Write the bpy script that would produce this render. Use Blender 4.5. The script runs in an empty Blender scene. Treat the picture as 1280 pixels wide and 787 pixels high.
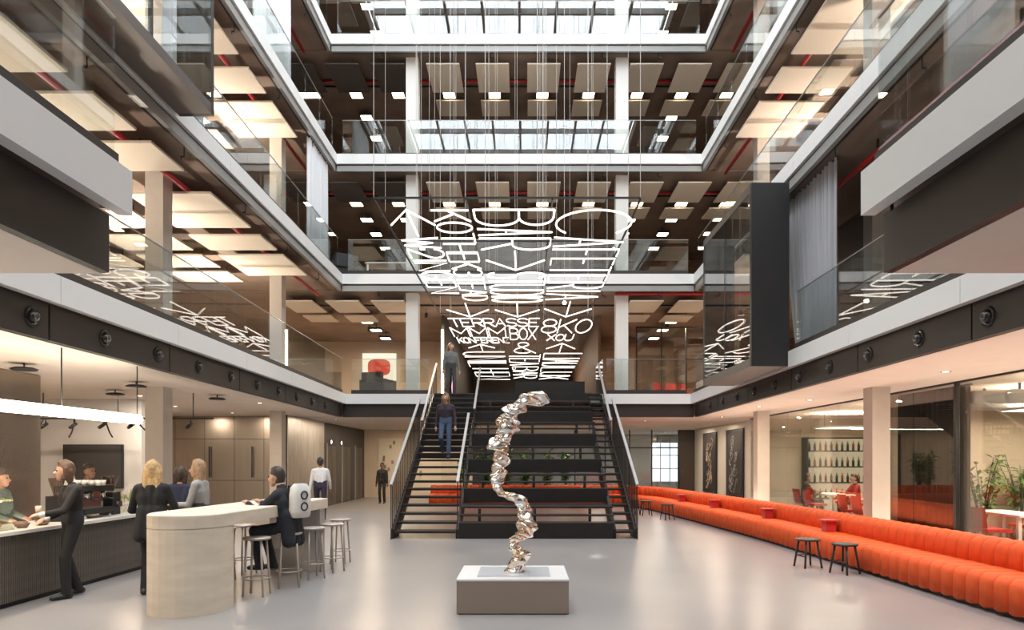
import bpy, bmesh, math, random
import numpy as np
from mathutils import Vector, Matrix

random.seed(7)
SC = bpy.context.scene
COL = SC.collection
PI = math.pi

# ------------------------------------------------------------------ camera, world, exposure
cam = bpy.data.objects.new('camera', bpy.data.cameras.new('camera'))
COL.objects.link(cam)
cam.location = (0, 0, 1.7)
cam.rotation_euler = (PI / 2, 0, 0)
cam.data.sensor_width = 36
cam.data.lens = 850 / 1280 * 36
cam.data.shift_x = -14 / 1280
cam.data.shift_y = (574 - 393.5) / 1280
cam.data.clip_end = 300
SC.camera = cam

world = bpy.data.worlds.new('daylight'); SC.world = world
world.use_nodes = True
bg = world.node_tree.nodes['Background']
bg.inputs[0].default_value = (0.93, 0.97, 1.0, 1)
bg.inputs[1].default_value = 8.8

SC.view_settings.view_transform = 'Standard'
SC.view_settings.look = 'None'
SC.view_settings.gamma = 1
SC.view_settings.use_curve_mapping = False
SC.view_settings.exposure = 0.0
try:
    SC.cycles.max_bounces = 9
    SC.cycles.diffuse_bounces = 4
    SC.cycles.glossy_bounces = 4
    SC.cycles.transmission_bounces = 4
    SC.cycles.transparent_max_bounces = 24
    SC.cycles.sample_clamp_indirect = 6
    SC.cycles.caustics_reflective = False
    SC.cycles.caustics_refractive = False
except Exception:
    pass

def area_light(name, loc, size, power, color=(1, 0.86, 0.7), rot=(0, 0, 0), parent=None, portal=False, spread=PI):
    d = bpy.data.lights.new(name, 'AREA')
    d.shape = 'RECTANGLE'; d.size, d.size_y = size
    d.energy = power; d.color = color; d.spread = spread
    if portal: d.cycles.is_portal = True
    o = bpy.data.objects.new(name, d); COL.objects.link(o)
    o.location = loc; o.rotation_euler = rot
    if parent: o.parent = parent
    return o

# daylight enters through the glazed roof of the atrium
area_light('skylight_portal', (-0.2, 9, 19.3), (11.6, 25), 1, (1, 1, 1), portal=True)

# ------------------------------------------------------------------ materials
MATS = {}
def mat(name, col, rough=0.5, metal=0.0, var=0.0, scale=6.0, bump=0.0, spec=0.5, emit=None, estr=0.0, sheen=0.0, stretch=None, coat=0.0):
    if name in MATS: return MATS[name]
    m = bpy.data.materials.new(name); m.use_nodes = True
    nt = m.node_tree; b = nt.nodes['Principled BSDF']
    b.inputs['Base Color'].default_value = (*col, 1)
    b.inputs['Roughness'].default_value = rough
    b.inputs['Metallic'].default_value = metal
    b.inputs['Specular IOR Level'].default_value = spec
    if sheen: b.inputs['Sheen Weight'].default_value = sheen
    if coat: b.inputs['Coat Weight'].default_value = coat
    if emit:
        b.inputs['Emission Color'].default_value = (*emit, 1)
        b.inputs['Emission Strength'].default_value = estr
    if var or bump:
        tc = nt.nodes.new('ShaderNodeTexCoord'); mp = nt.nodes.new('ShaderNodeMapping')
        nt.links.new(tc.outputs['Object'], mp.inputs[0])
        if stretch: mp.inputs['Scale'].default_value = stretch
        n = nt.nodes.new('ShaderNodeTexNoise'); n.inputs['Scale'].default_value = scale; n.inputs['Detail'].default_value = 5
        nt.links.new(mp.outputs[0], n.inputs['Vector'])
        if var:
            r = nt.nodes.new('ShaderNodeValToRGB')
            r.color_ramp.elements[0].position = 0.3; r.color_ramp.elements[1].position = 0.7
            r.color_ramp.elements[0].color = (*[c * (1 - var) for c in col], 1)
            r.color_ramp.elements[1].color = (*[min(1, c * (1 + var)) for c in col], 1)
            nt.links.new(n.outputs['Fac'], r.inputs[0]); nt.links.new(r.outputs[0], b.inputs['Base Color'])
        if bump:
            bp = nt.nodes.new('ShaderNodeBump'); bp.inputs['Strength'].default_value = bump; bp.inputs['Distance'].default_value = 0.02
            nt.links.new(n.outputs['Fac'], bp.inputs['Height']); nt.links.new(bp.outputs[0], b.inputs['Normal'])
    MATS[name] = m
    return m

def glass_mat(name, tint, extra=0.0, rough=0.0):
    if name in MATS: return MATS[name]
    m = bpy.data.materials.new(name); m.use_nodes = True
    nt = m.node_tree; nt.nodes.clear()
    out = nt.nodes.new('ShaderNodeOutputMaterial'); mix = nt.nodes.new('ShaderNodeMixShader')
    t = nt.nodes.new('ShaderNodeBsdfTransparent'); g = nt.nodes.new('ShaderNodeBsdfGlossy')
    fr = nt.nodes.new('ShaderNodeFresnel'); fr.inputs[0].default_value = 1.5
    mm = nt.nodes.new('ShaderNodeMath'); mm.operation = 'MULTIPLY_ADD'; mm.use_clamp = True
    mm.inputs[1].default_value = 1.0; mm.inputs[2].default_value = extra
    ge = nt.nodes.new('ShaderNodeNewGeometry'); io = nt.nodes.new('ShaderNodeMix'); io.data_type = 'FLOAT'
    io.inputs[2].default_value = 1.5; io.inputs[3].default_value = 1 / 1.5      # same reflectance from inside the sheet
    nt.links.new(ge.outputs['Backfacing'], io.inputs[0]); nt.links.new(io.outputs[0], fr.inputs[0])
    t.inputs[0].default_value = (*tint, 1); g.inputs[0].default_value = (1, 1, 1, 1); g.inputs['Roughness'].default_value = rough
    nt.links.new(fr.outputs[0], mm.inputs[0]); nt.links.new(mm.outputs[0], mix.inputs[0])
    nt.links.new(t.outputs[0], mix.inputs[1]); nt.links.new(g.outputs[0], mix.inputs[2]); nt.links.new(mix.outputs[0], out.inputs[0])
    MATS[name] = m
    return m

def emit_mat(name, col, s):
    if name in MATS: return MATS[name]
    m = bpy.data.materials.new(name); m.use_nodes = True
    nt = m.node_tree; nt.nodes.clear()
    out = nt.nodes.new('ShaderNodeOutputMaterial'); e = nt.nodes.new('ShaderNodeEmission')
    e.inputs[0].default_value = (*col, 1); e.inputs[1].default_value = s
    nt.links.new(e.outputs[0], out.inputs[0]); MATS[name] = m
    return m

M_floor = mat('polished_concrete', (0.285, 0.268, 0.260), 0.28, var=0.10, scale=0.55, spec=0.45)
M_white = mat('white_fascia', (0.78, 0.78, 0.77), 0.45)
M_dark = mat('dark_metal_panel', (0.036, 0.029, 0.025), 0.5, var=0.08, scale=1.5, spec=0.35)
M_black = mat('black_metal', (0.014, 0.014, 0.015), 0.45)
M_greystrip = mat('grey_strip', (0.30, 0.30, 0.29), 0.4)
M_soffit = mat('brown_concrete_soffit', (0.22, 0.160, 0.125), 0.85, var=0.22, scale=0.9)
M_carpet = mat('gallery_floor', (0.34, 0.29, 0.25), 0.8, var=0.1, scale=3)
M_sail = mat('cream_acoustic_board', (0.70, 0.62, 0.52), 0.9, var=0.02, scale=20)
M_sail_dark = mat('charcoal_acoustic_board', (0.075, 0.062, 0.055), 0.9, var=0.05, scale=20)
M_peach = mat('plaster_ceiling', (0.84, 0.74, 0.65), 0.85, var=0.03, scale=2)
M_column = mat('pale_concrete_column', (0.60, 0.55, 0.49), 0.75, var=0.05, scale=3)
M_steel = mat('brushed_steel', (0.46, 0.40, 0.34), 0.27, metal=0.92, var=0.05, scale=3, stretch=(5, 5, 0.25))
M_chrome = mat('chrome', (0.75, 0.74, 0.72), 0.14, metal=1.0)
M_red_pipe = mat('red_pipe', (0.42, 0.015, 0.02), 0.45)
M_glass = glass_mat('clear_glass', (0.95, 0.975, 0.965), 0.045)
M_glass_room = glass_mat('room_glass', (0.86, 0.87, 0.85), 0.05)
M_glass_sky = glass_mat('roof_glass', (0.97, 0.985, 1.0), 0.0)
M_lamp = emit_mat('lamp_glow', (1.0, 0.80, 0.56), 16)
M_tube = emit_mat('tube_glow', (1.0, 0.88, 0.72), 16)
M_letter = emit_mat('letter_glow', (1.0, 0.90, 0.80), 3.0)
M_curtain = mat('grey_curtain', (0.36, 0.36, 0.38), 0.9, sheen=0.3)
M_curtain_white = mat('white_curtain', (0.72, 0.73, 0.75), 0.9, sheen=0.3)
M_orange = mat('orange_velvet', (0.78, 0.102, 0.016), 0.7, var=0.08, scale=9)
M_red = mat('red_fabric', (0.55, 0.02, 0.018), 0.7, sheen=0.3)
M_stair = mat('black_stair_steel', (0.013, 0.011, 0.0105), 0.45, var=0.1, scale=4, spec=0.35)
M_rail = mat('satin_steel_rail', (0.46, 0.44, 0.43), 0.38, metal=0.6)
M_plaster = mat('limewashed_plaster', (0.66, 0.58, 0.47), 0.8, var=0.09, scale=2.2, stretch=(1, 1, 5))
M_wood_pale = mat('pale_wood', (0.52, 0.44, 0.36), 0.55, var=0.12, scale=6, stretch=(4, 4, 0.5))
M_wood_dark = mat('dark_wood', (0.030, 0.022, 0.018), 0.5, var=0.15, scale=8)
M_leaf = mat('leaf_green', (0.10, 0.22, 0.04), 0.5, var=0.35, scale=12)
M_pot = mat('clay_pot', (0.20, 0.13, 0.10), 0.8)
M_paper = mat('white_paper', (0.8, 0.78, 0.74), 0.8)
M_wall_warm = mat('warm_wall', (0.60, 0.50, 0.40), 0.85, var=0.04, scale=1.5)
M_wall_white = mat('white_wall', (0.74, 0.70, 0.64), 0.8, var=0.03, scale=2)
M_wall_dark = mat('dark_wall', (0.05, 0.042, 0.038), 0.55, var=0.15, scale=2)
M_wood_wall = mat('brown_wood_wall', (0.17, 0.10, 0.065), 0.6, var=0.25, scale=2.2, stretch=(1, 1, 6))

# ------------------------------------------------------------------ helpers
class MB:
    """collects shapes; build() links them as one mesh object"""
    def __init__(s): s.v = []; s.f = []; s.m = []; s.sm = []; s.cur = 0
    def _add(s, vs, fs, smooth=False):
        o = len(s.v); s.v += [tuple(p) for p in vs]
        for f in fs: s.f.append(tuple(i + o for i in f)); s.m.append(s.cur); s.sm.append(smooth)
    def box(s, x0, x1, y0, y1, z0, z1):
        s._add([(x0, y0, z0), (x1, y0, z0), (x1, y1, z0), (x0, y1, z0), (x0, y0, z1), (x1, y0, z1), (x1, y1, z1), (x0, y1, z1)],
               [(0, 3, 2, 1), (4, 5, 6, 7), (0, 1, 5, 4), (1, 2, 6, 5), (2, 3, 7, 6), (3, 0, 4, 7)]); return s
    def prism(s, poly, z0, z1):
        n = len(poly)
        a = sum(poly[i][0] * poly[(i + 1) % n][1] - poly[(i + 1) % n][0] * poly[i][1] for i in range(n))
        if a < 0: poly = poly[::-1]
        s._add([(x, y, z0) for x, y in poly] + [(x, y, z1) for x, y in poly],
               [tuple(range(n))[::-1], tuple(range(n, 2 * n))] + [(i, (i + 1) % n, n + (i + 1) % n, n + i) for i in range(n)]); return s
    def bar(s, p, q, w, h=None, up=(0, 0, 1)):
        h = h or w; p = Vector(p); q = Vector(q); d = (q - p).normalized(); up = Vector(up)
        if abs(d.dot(up)) > 0.98: up = Vector((1, 0, 0))
        a = d.cross(up).normalized(); b = a.cross(d).normalized()
        vs = []
        for c in (p, q):
            for i, j in ((-1, -1), (1, -1), (1, 1), (-1, 1)): vs.append(c + a * (i * w / 2) + b * (j * h / 2))
        s._add(vs, [(0, 1, 2, 3), (7, 6, 5, 4), (0, 4, 5, 1), (1, 5, 6, 2), (2, 6, 7, 3), (3, 7, 4, 0)]); return s
    def tube(s, pts, r, n=8, closed=False, cap=True):
        pts = [Vector(p) for p in pts]; k = len(pts); vs = []
        rs = r if isinstance(r, (list, tuple)) else [r] * k
        prev = None
        for i in range(k):
            if closed: d = pts[(i + 1) % k] - pts[i - 1]
            else: d = pts[min(i + 1, k - 1)] - pts[max(i - 1, 0)]
            d = d.normalized() if d.length > 1e-9 else Vector((0, 0, 1))
            if prev is None:
                up = Vector((0, 0, 1)) if abs(d.z) < 0.95 else Vector((1, 0, 0)); a = d.cross(up).normalized()
            else:
                a = prev - d * prev.dot(d)
                a = a.normalized() if a.length > 1e-6 else prev
            prev = a; b = d.cross(a)
            for j in range(n):
                t = 2 * PI * j / n; vs.append(pts[i] + (a * math.cos(t) + b * math.sin(t)) * rs[i])
        fs = []
        for i in range(k if closed else k - 1):
            for j in range(n):
                fs.append((i * n + j, i * n + (j + 1) % n, ((i + 1) % k) * n + (j + 1) % n, ((i + 1) % k) * n + j))
        if not closed and cap: fs += [tuple(range(n))[::-1], tuple(range((k - 1) * n, k * n))]
        s._add(vs, fs, n > 5); return s
    def cyl(s, x, y, z0, z1, r, n=16, r1=None):
        return s.lathe(x, y, [(0, z0), (r, z0), (r1 if r1 is not None else r, z1), (0, z1)], n, False)
    def lathe(s, x, y, prof, n=20, smooth=True):
        vs = []; k = len(prof)
        for r, z in prof:
            for j in range(n): vs.append((x + r * math.cos(2 * PI * j / n), y + r * math.sin(2 * PI * j / n), z))
        fs = [(i * n + j, i * n + (j + 1) % n, (i + 1) * n + (j + 1) % n, (i + 1) * n + j) for i in range(k - 1) for j in range(n)]
        s._add(vs, fs, smooth); return s
    def ball(s, c, r, n=12, sc=(1, 1, 1)):
        prof = [(r * math.sin(PI * i / (n // 2)), -r * math.cos(PI * i / (n // 2))) for i in range(n // 2 + 1)]
        o = len(s.v); s.lathe(0, 0, prof, n)
        for i in range(o, len(s.v)):
            v = s.v[i]; s.v[i] = (c[0] + v[0] * sc[0], c[1] + v[1] * sc[1], c[2] + v[2] * sc[2])
        return s
    def grid(s, rows, closed=False, smooth=True):
        k = len(rows); n = len(rows[0]); vs = [p for r in rows for p in r]
        fs = [(i * n + j, i * n + (j + 1) % n, (i + 1) * n + (j + 1) % n, (i + 1) * n + j) for i in range(k - 1) for j in range(n if closed else n - 1)]
        s._add(vs, fs, smooth); return s
    def mesh(s, name, mats):
        me = bpy.data.meshes.new(name); me.from_pydata(s.v, [], s.f)
        for m in (mats if isinstance(mats, (list, tuple)) else [mats]): me.materials.append(m)
        me.polygons.foreach_set('material_index', s.m); me.polygons.foreach_set('use_smooth', s.sm)
        me.validate(); me.update()
        return me
    def build(s, name, mats, parent=None, origin=True):
        off = Vector((0, 0, 0))
        if parent is None and origin and s.v:
            a = np.array(s.v); off = Vector(((a[:, 0].min() + a[:, 0].max()) / 2, (a[:, 1].min() + a[:, 1].max()) / 2, a[:, 2].min()))
            s.v = [tuple(Vector(p) - off) for p in s.v]
        o = bpy.data.objects.new(name, s.mesh(name, mats)); COL.objects.link(o); o.location = off
        if parent: o.parent = parent
        return o

def tag(o, label, cat=None, group=None, kind=None):
    o['label'] = label
    if cat: o['category'] = cat
    if group: o['group'] = group
    if kind: o['kind'] = kind
    return o
def thing(name, label, cat, loc=(0, 0, 0), rotz=0, group=None, kind=None):
    o = bpy.data.objects.new(name, None); COL.objects.link(o); o.location = loc; o.rotation_euler = (0, 0, rotz)
    o.empty_display_size = 0.2
    return tag(o, label, cat, group, kind)
def copy_obj(o, parent=None):
    c = o.copy(); COL.objects.link(c); c.parent = parent; return c
def dup(root, loc, rotz=0, label=None, group=None):
    r = copy_obj(root); r.location = loc; r.rotation_euler = (0, 0, rotz)
    if label: r['label'] = label
    if group: r['group'] = group
    for ch in list(root.children):
        c = copy_obj(ch, r)
        for g in list(ch.children): copy_obj(g, c)
    return r
def structure(name, mb, mats, label, cat='structure'):
    return tag(mb.build(name, mats), label, cat, kind='structure')
def inst(me, name, loc, parent, rotz=0, scale=None):
    o = bpy.data.objects.new(name, me); COL.objects.link(o); o.location = loc; o.rotation_euler = (0, 0, rotz)
    if scale: o.scale = scale
    if parent: o.parent = parent
    return o

# ------------------------------------------------------------------ the building
YB = 21.25                      # far edge of the atrium opening
YN = -4.0                       # entrance wall behind the camera
XO = 12.5                       # outer walls
EDGE = {-1: {1: (-5.10, -5.55), 2: (-5.52, -5.66), 3: (-5.83, -5.83), 4: (-6.0, -6.0)},
        1: {1: (4.82, 5.24), 2: (4.98, 5.34), 3: (5.42, 5.58), 4: (5.7, 5.7)}}
def edge(side, n, y):
    a, b = EDGE[side][n]
    return a + (b - a) * (y - 5.0) / (YB - 5.0)
FL = lambda n: 3.75 * n
SIDE = {-1: 'bar side', 1: 'sofa side'}
LEVEL = {1: 'first gallery', 2: 'second gallery', 3: 'third gallery', 4: 'top gallery'}
GX = {-1: -2.79, 1: 2.41}       # inner edge of the near gallery on the first level
GY = 4.86

structure('floor', MB().box(-XO, XO, YN, 31, -0.2, 0), M_floor, 'pale grey polished concrete floor of the atrium hall', 'floor')
structure('wall_entrance', MB().box(-XO, XO, YN - 0.3, YN, 0, 19.2), M_wall_white, 'plain pale wall at the entrance end of the hall', 'wall')
for sd, nm in ((-1, 'left'), (1, 'right')):
    structure('wall_' + nm, MB().box(min(sd * XO, sd * (XO + .3)), max(sd * XO, sd * (XO + .3)), YN, 40, 0, 19.2), M_wall_warm,
              'outer wall of the %s wing' % SIDE[sd], 'wall')
mb = MB(); mb.box(-XO, XO, 31.0, 31.3, FL(2), 19.2)
structure('wall_back', mb, M_wood_wall, 'brown end wall of the upper galleries behind the stair', 'wall')

def slab_poly(sd, n):
    if n == 1:
        p = [(sd * XO, YN), (GX[sd], YN), (GX[sd], GY), (edge(sd, 1, GY), GY), (edge(sd, 1, YB), YB), (sd * XO, YB)]
    else:
        p = [(sd * XO, YN), (edge(sd, n, YN), YN), (edge(sd, n, YB), YB), (sd * XO, YB)]
    return p
def inset(poly, sd, d):
    return [(x if abs(x) > XO - .1 else x + sd * d, y) for x, y in poly]

for n in (1, 2, 3, 4):
    z = FL(n)
    for sd, nm in ((-1, 'left'), (1, 'right')):
        p = inset(slab_poly(sd, n), sd, 0.24 if n == 1 else 0.10)
        mb = MB()
        lo = z - (0.66 if n == 1 else 0.5)
        mb.prism(p, lo, z - 0.02); mb.cur = 1; mb.prism(p, z - 0.02, z)
        structure('floor_%s' % nm, mb, [M_soffit, M_carpet], 'floor slab of the %s along the %s' % (LEVEL[n], SIDE[sd]), 'floor slab')
    mb = MB(); lo = z - (0.66 if n == 1 else 0.5)
    yb0 = YB + (0.19 if n == 1 else 0.10)
    y1 = 40 if n in (1, 2) else 31
    mb.box(-XO, XO, yb0, y1, lo, z - 0.02); mb.cur = 1; mb.box(-XO, XO, yb0, y1, z - 0.02, z)
    structure('floor_back', mb, [M_soffit, M_carpet], 'floor slab of the %s behind the stair end' % LEVEL[n], 'floor slab')
# plaster ceiling over the ground floor
for sd, nm in ((-1, 'left'), (1, 'right')):
    p = inset(slab_poly(sd, 1), sd, 0.22)
    structure('ceiling_%s' % nm, MB().prism(p, 3.03, 3.09), M_peach, 'smooth plaster ceiling over the ground floor on the %s' % SIDE[sd], 'ceiling')
structure('ceiling_back', MB().box(-XO, XO, YB + .22, 31, 3.03, 3.09), M_peach, 'smooth plaster ceiling over the passage behind the stair', 'ceiling')
# roof over the wings, glazed roof over the atrium
mb = MB()
mb.box(-XO, -6.0, YN, 31, 18.6, 19.1); mb.box(5.7, XO, YN, 31, 18.6, 19.1); mb.box(-6.0, 5.7, YB, 31, 18.6, 19.1)
structure('ceiling_roof', mb, M_soffit, 'brown roof soffit over the top gallery', 'ceiling')
sky = thing('window_1', 'glazed atrium roof with pale steel beams', 'skylight', (0, 0, 19.1), kind='structure')
for i in range(11):
    y = YN + 0.2 + i * 2.45
    MB().box(-6.0, 5.7, y - .06, y + .06, 0.22, 0.45).build('roof_beam', M_greystrip, sky)
for i in range(9):
    x = -6.0 + i * 1.4625
    MB().box(x - .05, x + .05, YN, YB, 0.28, 0.44).build('glazing_bar', M_greystrip, sky)
MB().box(-6.0, 5.7, YN, YB, 0.45, 0.47).build('roof_glass', M_glass_sky, sky)

def run_pieces(y0, y1, step, gap):
    k = max(1, round((y1 - y0) / step)); w = (y1 - y0) / k
    return [(y0 + i * w + gap / 2, y0 + (i + 1) * w - gap / 2) for i in range(k)]

TRIM = [0]
def trim_thing(label):
    TRIM[0] += 1
    return thing('trim_%d' % TRIM[0], label, 'gallery edge', kind='structure')

def quad_run(mb, fx, y0, y1, d0, d1, z0, z1, sd):
    """a straight piece that follows the gallery edge fx(y); d0..d1 is the depth behind the edge"""
    mb.prism([(fx(y0) + sd * d0, y0), (fx(y1) + sd * d0, y1), (fx(y1) + sd * d1, y1), (fx(y0) + sd * d1, y0)], z0, z1)

for n in (1, 2, 3, 4):
    z = FL(n)
    for sd in (-1, 1):
        runs = [(lambda y, n=n, sd=sd: edge(sd, n, y), GY if n == 1 else YN + .3, YB, '')]
        if n == 1: runs.append((lambda y, sd=sd: GX[sd], YN + .3, GY, 'low '))
        for fx, y0, y1, pre in runs:
            what = '%s on the %s' % (LEVEL[n], SIDE[sd]) if not pre else 'jutting near end of the first gallery, %s' % SIDE[sd]
            t = trim_thing('white fascia edge of the ' + what)
            y1e = y1 + (0.10 if not pre else 0)
            for a, b in run_pieces(y0, y1e, 2.65, 0.012):
                mb = MB(); quad_run(mb, fx, a, b, 0, 0.10, z - 0.31, z, sd); mb.build('fascia_panel', M_white, t)
            if n == 1:
                for a, b in run_pieces(y0, y1, 2.65, 0.03):
                    mb = MB(); quad_run(mb, fx, a, b, 0.12 if not pre else 0.16, 0.20, 3.03, z - 0.31, sd); mb.build('dark_panel', M_dark, t)
                mb = MB(); quad_run(mb, fx, y0, y1, 0.195, 0.23, 3.03, z - 0.31, sd); mb.build('backing', M_black, t)
            else:
                mb = MB(); quad_run(mb, fx, y0, y1, 0.07, 0.10, z - 0.36, z - 0.31, sd); mb.build('shadow_gap', M_black, t)
                mb = MB(); quad_run(mb, fx, y0, y1, 0.04, 0.12, z - 0.53, z - 0.36, sd); mb.build('lower_strip', M_greystrip, t)
                mb = MB(); quad_run(mb, fx, y0, y1, 0.12, 0.17, z - 0.53, z - 0.50, sd); mb.build('drip_edge', M_black, t)
            g = thing('glass_balustrade', 'glass balustrade along the ' + what, 'balustrade')
            bay = {(1, 1): (12.8, 16.45), (-1, 2): (5.5, 11.05)}.get((sd, n)) if not pre else None
            parts_y = [(y0, bay[0]), (bay[1], y1)] if bay else [(y0, y1)]
            for ya, yb_ in parts_y:
                mb = MB(); quad_run(mb, fx, ya, yb_, 0.10, 0.17, z, z + (0.13 if n < 3 else 0.07), sd); mb.build('base_channel', M_dark, g)
            for a, b in [q for ya, yb_ in parts_y for q in run_pieces(ya, yb_, 1.33, 0.012)]:
                mb = MB(); quad_run(mb, fx, a, b, 0.125, 0.141, z + 0.05, z + 1.10, sd); mb.build('glass_pane', M_glass, g)
            for ya, yb_ in parts_y:
                mb = MB(); quad_run(mb, fx, ya, yb_, 0.122, 0.144, z + 1.10, z + 1.112, sd); mb.build('top_edge', M_rail, g)
    # far side
    t = trim_thing('white fascia edge of the %s above the stair' % LEVEL[n])
    xl, xr = edge(-1, n, YB), edge(1, n, YB)
    for a, b in run_pieces(xl, xr, 2.65, 0.012):
        MB().box(a, b, YB, YB + .10, z - .31, z).build('fascia_panel', M_white, t)
    if n == 1:
        for a, b in run_pieces(xl - .12, xr + .12, 2.65, 0.014):
            MB().box(a, b, YB + .10, YB + .18, 3.03, z - .31).build('dark_panel', M_dark, t)
    else:
        MB().box(xl, xr, YB + .07, YB + .10, z - .36, z - .31).build('shadow_gap', M_black, t)
        MB().box(xl, xr, YB + .04, YB + .12, z - .53, z - .36).build('lower_strip', M_greystrip, t)
        MB().box(xl, xr, YB + .12, YB + .17, z - .53, z - .50).build('drip_edge', M_black, t)
    spans = [(xl + .15, -2.98), (2.62, xr - .15)] if n == 1 else [(xl + .15, xr - .15)]
    g = thing('glass_balustrade', 'frameless glass balustrade along the %s above the stair' % LEVEL[n], 'balustrade')
    for s0, s1 in spans:
        MB().box(s0, s1, YB + .10, YB + .17, z, z + (.13 if n < 3 else .07)).build('base_channel', M_dark, g)
        for a, b in run_pieces(s0, s1, 1.33, .012):
            MB().box(a, b, YB + .125, YB + .141, z + .05, z + 1.10).build('glass_pane', M_glass, g)
        MB().box(s0, s1, YB + .122, YB + .144, z + 1.10, z + 1.112).build('top_edge', M_rail, g)

# columns
def column(x, y, w, z0, z1, label, group=None):
    c = MB().box(x - w / 2, x + w / 2, y - w / 2, y + w / 2, z0, z1)
    return structure('column', c, M_column, label, 'column')
for sd, X in ((-1, -6.75), (1, 6.55)):
    for y, nm in ((6.5, 'nearest the entrance'), (12.6, 'in the middle of the row'), (18.7, 'next to the stair end')):
        for n in range(5):
            if y < 7 and n == 0: continue
            column(X, y, 0.33, FL(n), 3.03 if n == 0 else FL(n + 1) - 0.5 if n < 4 else 18.6,
                   'square pale column on the %s %s, %s' % (SIDE[sd], nm, 'ground floor' if n == 0 else LEVEL[n]))
M_column_ = M_column; M_column = mat('white_column', (.76, .74, .70), .6)
for X, nm in ((-3.54, 'bar side'), (3.15, 'sofa side')):
    for n in (1, 2, 3, 4):
        column(X, 21.85, 0.39, FL(n), FL(n + 1) - 0.5 if n < 4 else 18.6, 'white column above the stair on the %s, %s' % (nm, LEVEL[n]))

# air nozzles set in the dark panels
def nozzle_mesh():
    mb = MB()
    pts = [(0, 0.092 * math.cos(2 * PI * i / 18), 0.092 * math.sin(2 * PI * i / 18)) for i in range(18)]
    mb.tube(pts, 0.024, 8, closed=True)
    return mb
nz_ring = nozzle_mesh().mesh('outer_ring', mat('nozzle_ring', (.012, .011, .011), .18))
mbn = MB(); mbn.ball((0, 0, 0), 0.066, 14); nz_ball = mbn.mesh('nozzle_ball', mat('nozzle_black', (0.03, 0.028, 0.027), 0.22))
mbn = MB(); mbn.tube([(-0.001, 0.035 * math.cos(2 * PI * i / 14), 0.035 * math.sin(2 * PI * i / 14)) for i in range(14)], 0.010, 6, closed=True)
nz_lip = mbn.mesh('inner_lip', mat('nozzle_lip', (.16, .15, .14), .2, metal=.6))
for sd in (-1, 1):
    for i in range(11):
        y = 5.98 + i * 1.33
        x = edge(sd, 1, y) + sd * 0.12
        t = thing('air_nozzle', 'round black air nozzle in the dark band on the %s' % SIDE[sd], 'air nozzle', (x, y, 3.235), 0, 'air nozzles in the band on the ' + SIDE[sd])
        inst(nz_ring, 'outer_ring', (0, 0, 0), t); inst(nz_ball, 'nozzle_ball', (0, 0, 0), t); inst(nz_lip, 'inner_lip', (-sd * 0.058, 0, 0.0), t)

# acoustic sails under the slabs
def sail_mesh(a, b, m, rods=True):
    mb = MB().box(-a, a, -b, b, 0, .04); mb.cur = 1
    for i in (-1, 1) if rods else (): mb.bar((i * a * .7, 0, .04), (i * a * .7, 0, .30), .012)
    return mb.mesh('sail', [m, M_black])
sail_w = sail_mesh(.8, .525, M_sail)
sail_p = sail_mesh(.8, .525, M_sail, False)
sail_b = sail_mesh(.525, .83, M_sail)
sail_s = sail_mesh(.5, .53, M_sail)
sail_d = sail_mesh(.525, .83, M_sail_dark)
BLOCK = [(sgn, y) for sgn in (-1, 1) for y in (6.5, 12.6, 18.7)]
def sail(me, x, y, z, label, group):
    for c in (-6.75, 6.55):
        for yc in (6.5, 12.6, 18.7):
            if me in (sail_w, sail_p) and abs(x - c) < 1.0 and abs(y - yc) < .72: y += .72 * (1 if y > yc else -1) - (y - yc)
    o = inst(me, 'acoustic_sail', (x, y, z), None); tag(o, label, 'ceiling panel', group)
COLY = (6.5, 12.6, 18.7)
for sd in (-1, 1):
    for n, rows in ((1, 3), (2, 2), (3, 1), (4, 1)):
        z = (FL(n + 1) if n < 4 else 19.1) - 0.80
        for r in range(rows):
            X = edge(sd, min(n + 1, 4), 10) + sd * (1.12 + r * 2.0)
            for i in range(12):
                y = 2.46 + i * 1.45 + .11 * ((i * 1.45 + 2.46) > 9) + .12 * ((i * 1.45 + 2.46) > 15.4)
                if n == 1 and y < 4.5: continue
                if n == 1 and sd == 1 and r < 2 and 6.4 < y < 17: continue
                if n == 2 and sd == 1 and r == 0 and 6.9 < y < 9: continue
                sail(sail_p if r == 0 and n < 4 else sail_w, X, y, z, 'cream acoustic sail in the %s row over the %s, %s' % (('edge', 'second', 'third')[r], LEVEL[n], SIDE[sd]), '%s row of sails over the %s on the %s' % (('edge', 'second', 'third')[r], LEVEL[n], SIDE[sd]))
lamp_frame = MB().box(-.23, .23, -.23, .23, 0, .08).bar((0, 0, .08), (0, 0, .25), .03).mesh('lamp_frame', M_black)
lamp_glow = MB().box(-.19, .19, -.17, .17, -.012, 0).mesh('diffuser', M_lamp)
def ceiling_lamp(x, y, z, label, group):
    o = inst(lamp_frame, 'ceiling_lamp', (x, y, z), None); tag(o, label, 'ceiling lamp', group); inst(lamp_glow, 'diffuser', (0, 0, 0), o)
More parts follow.
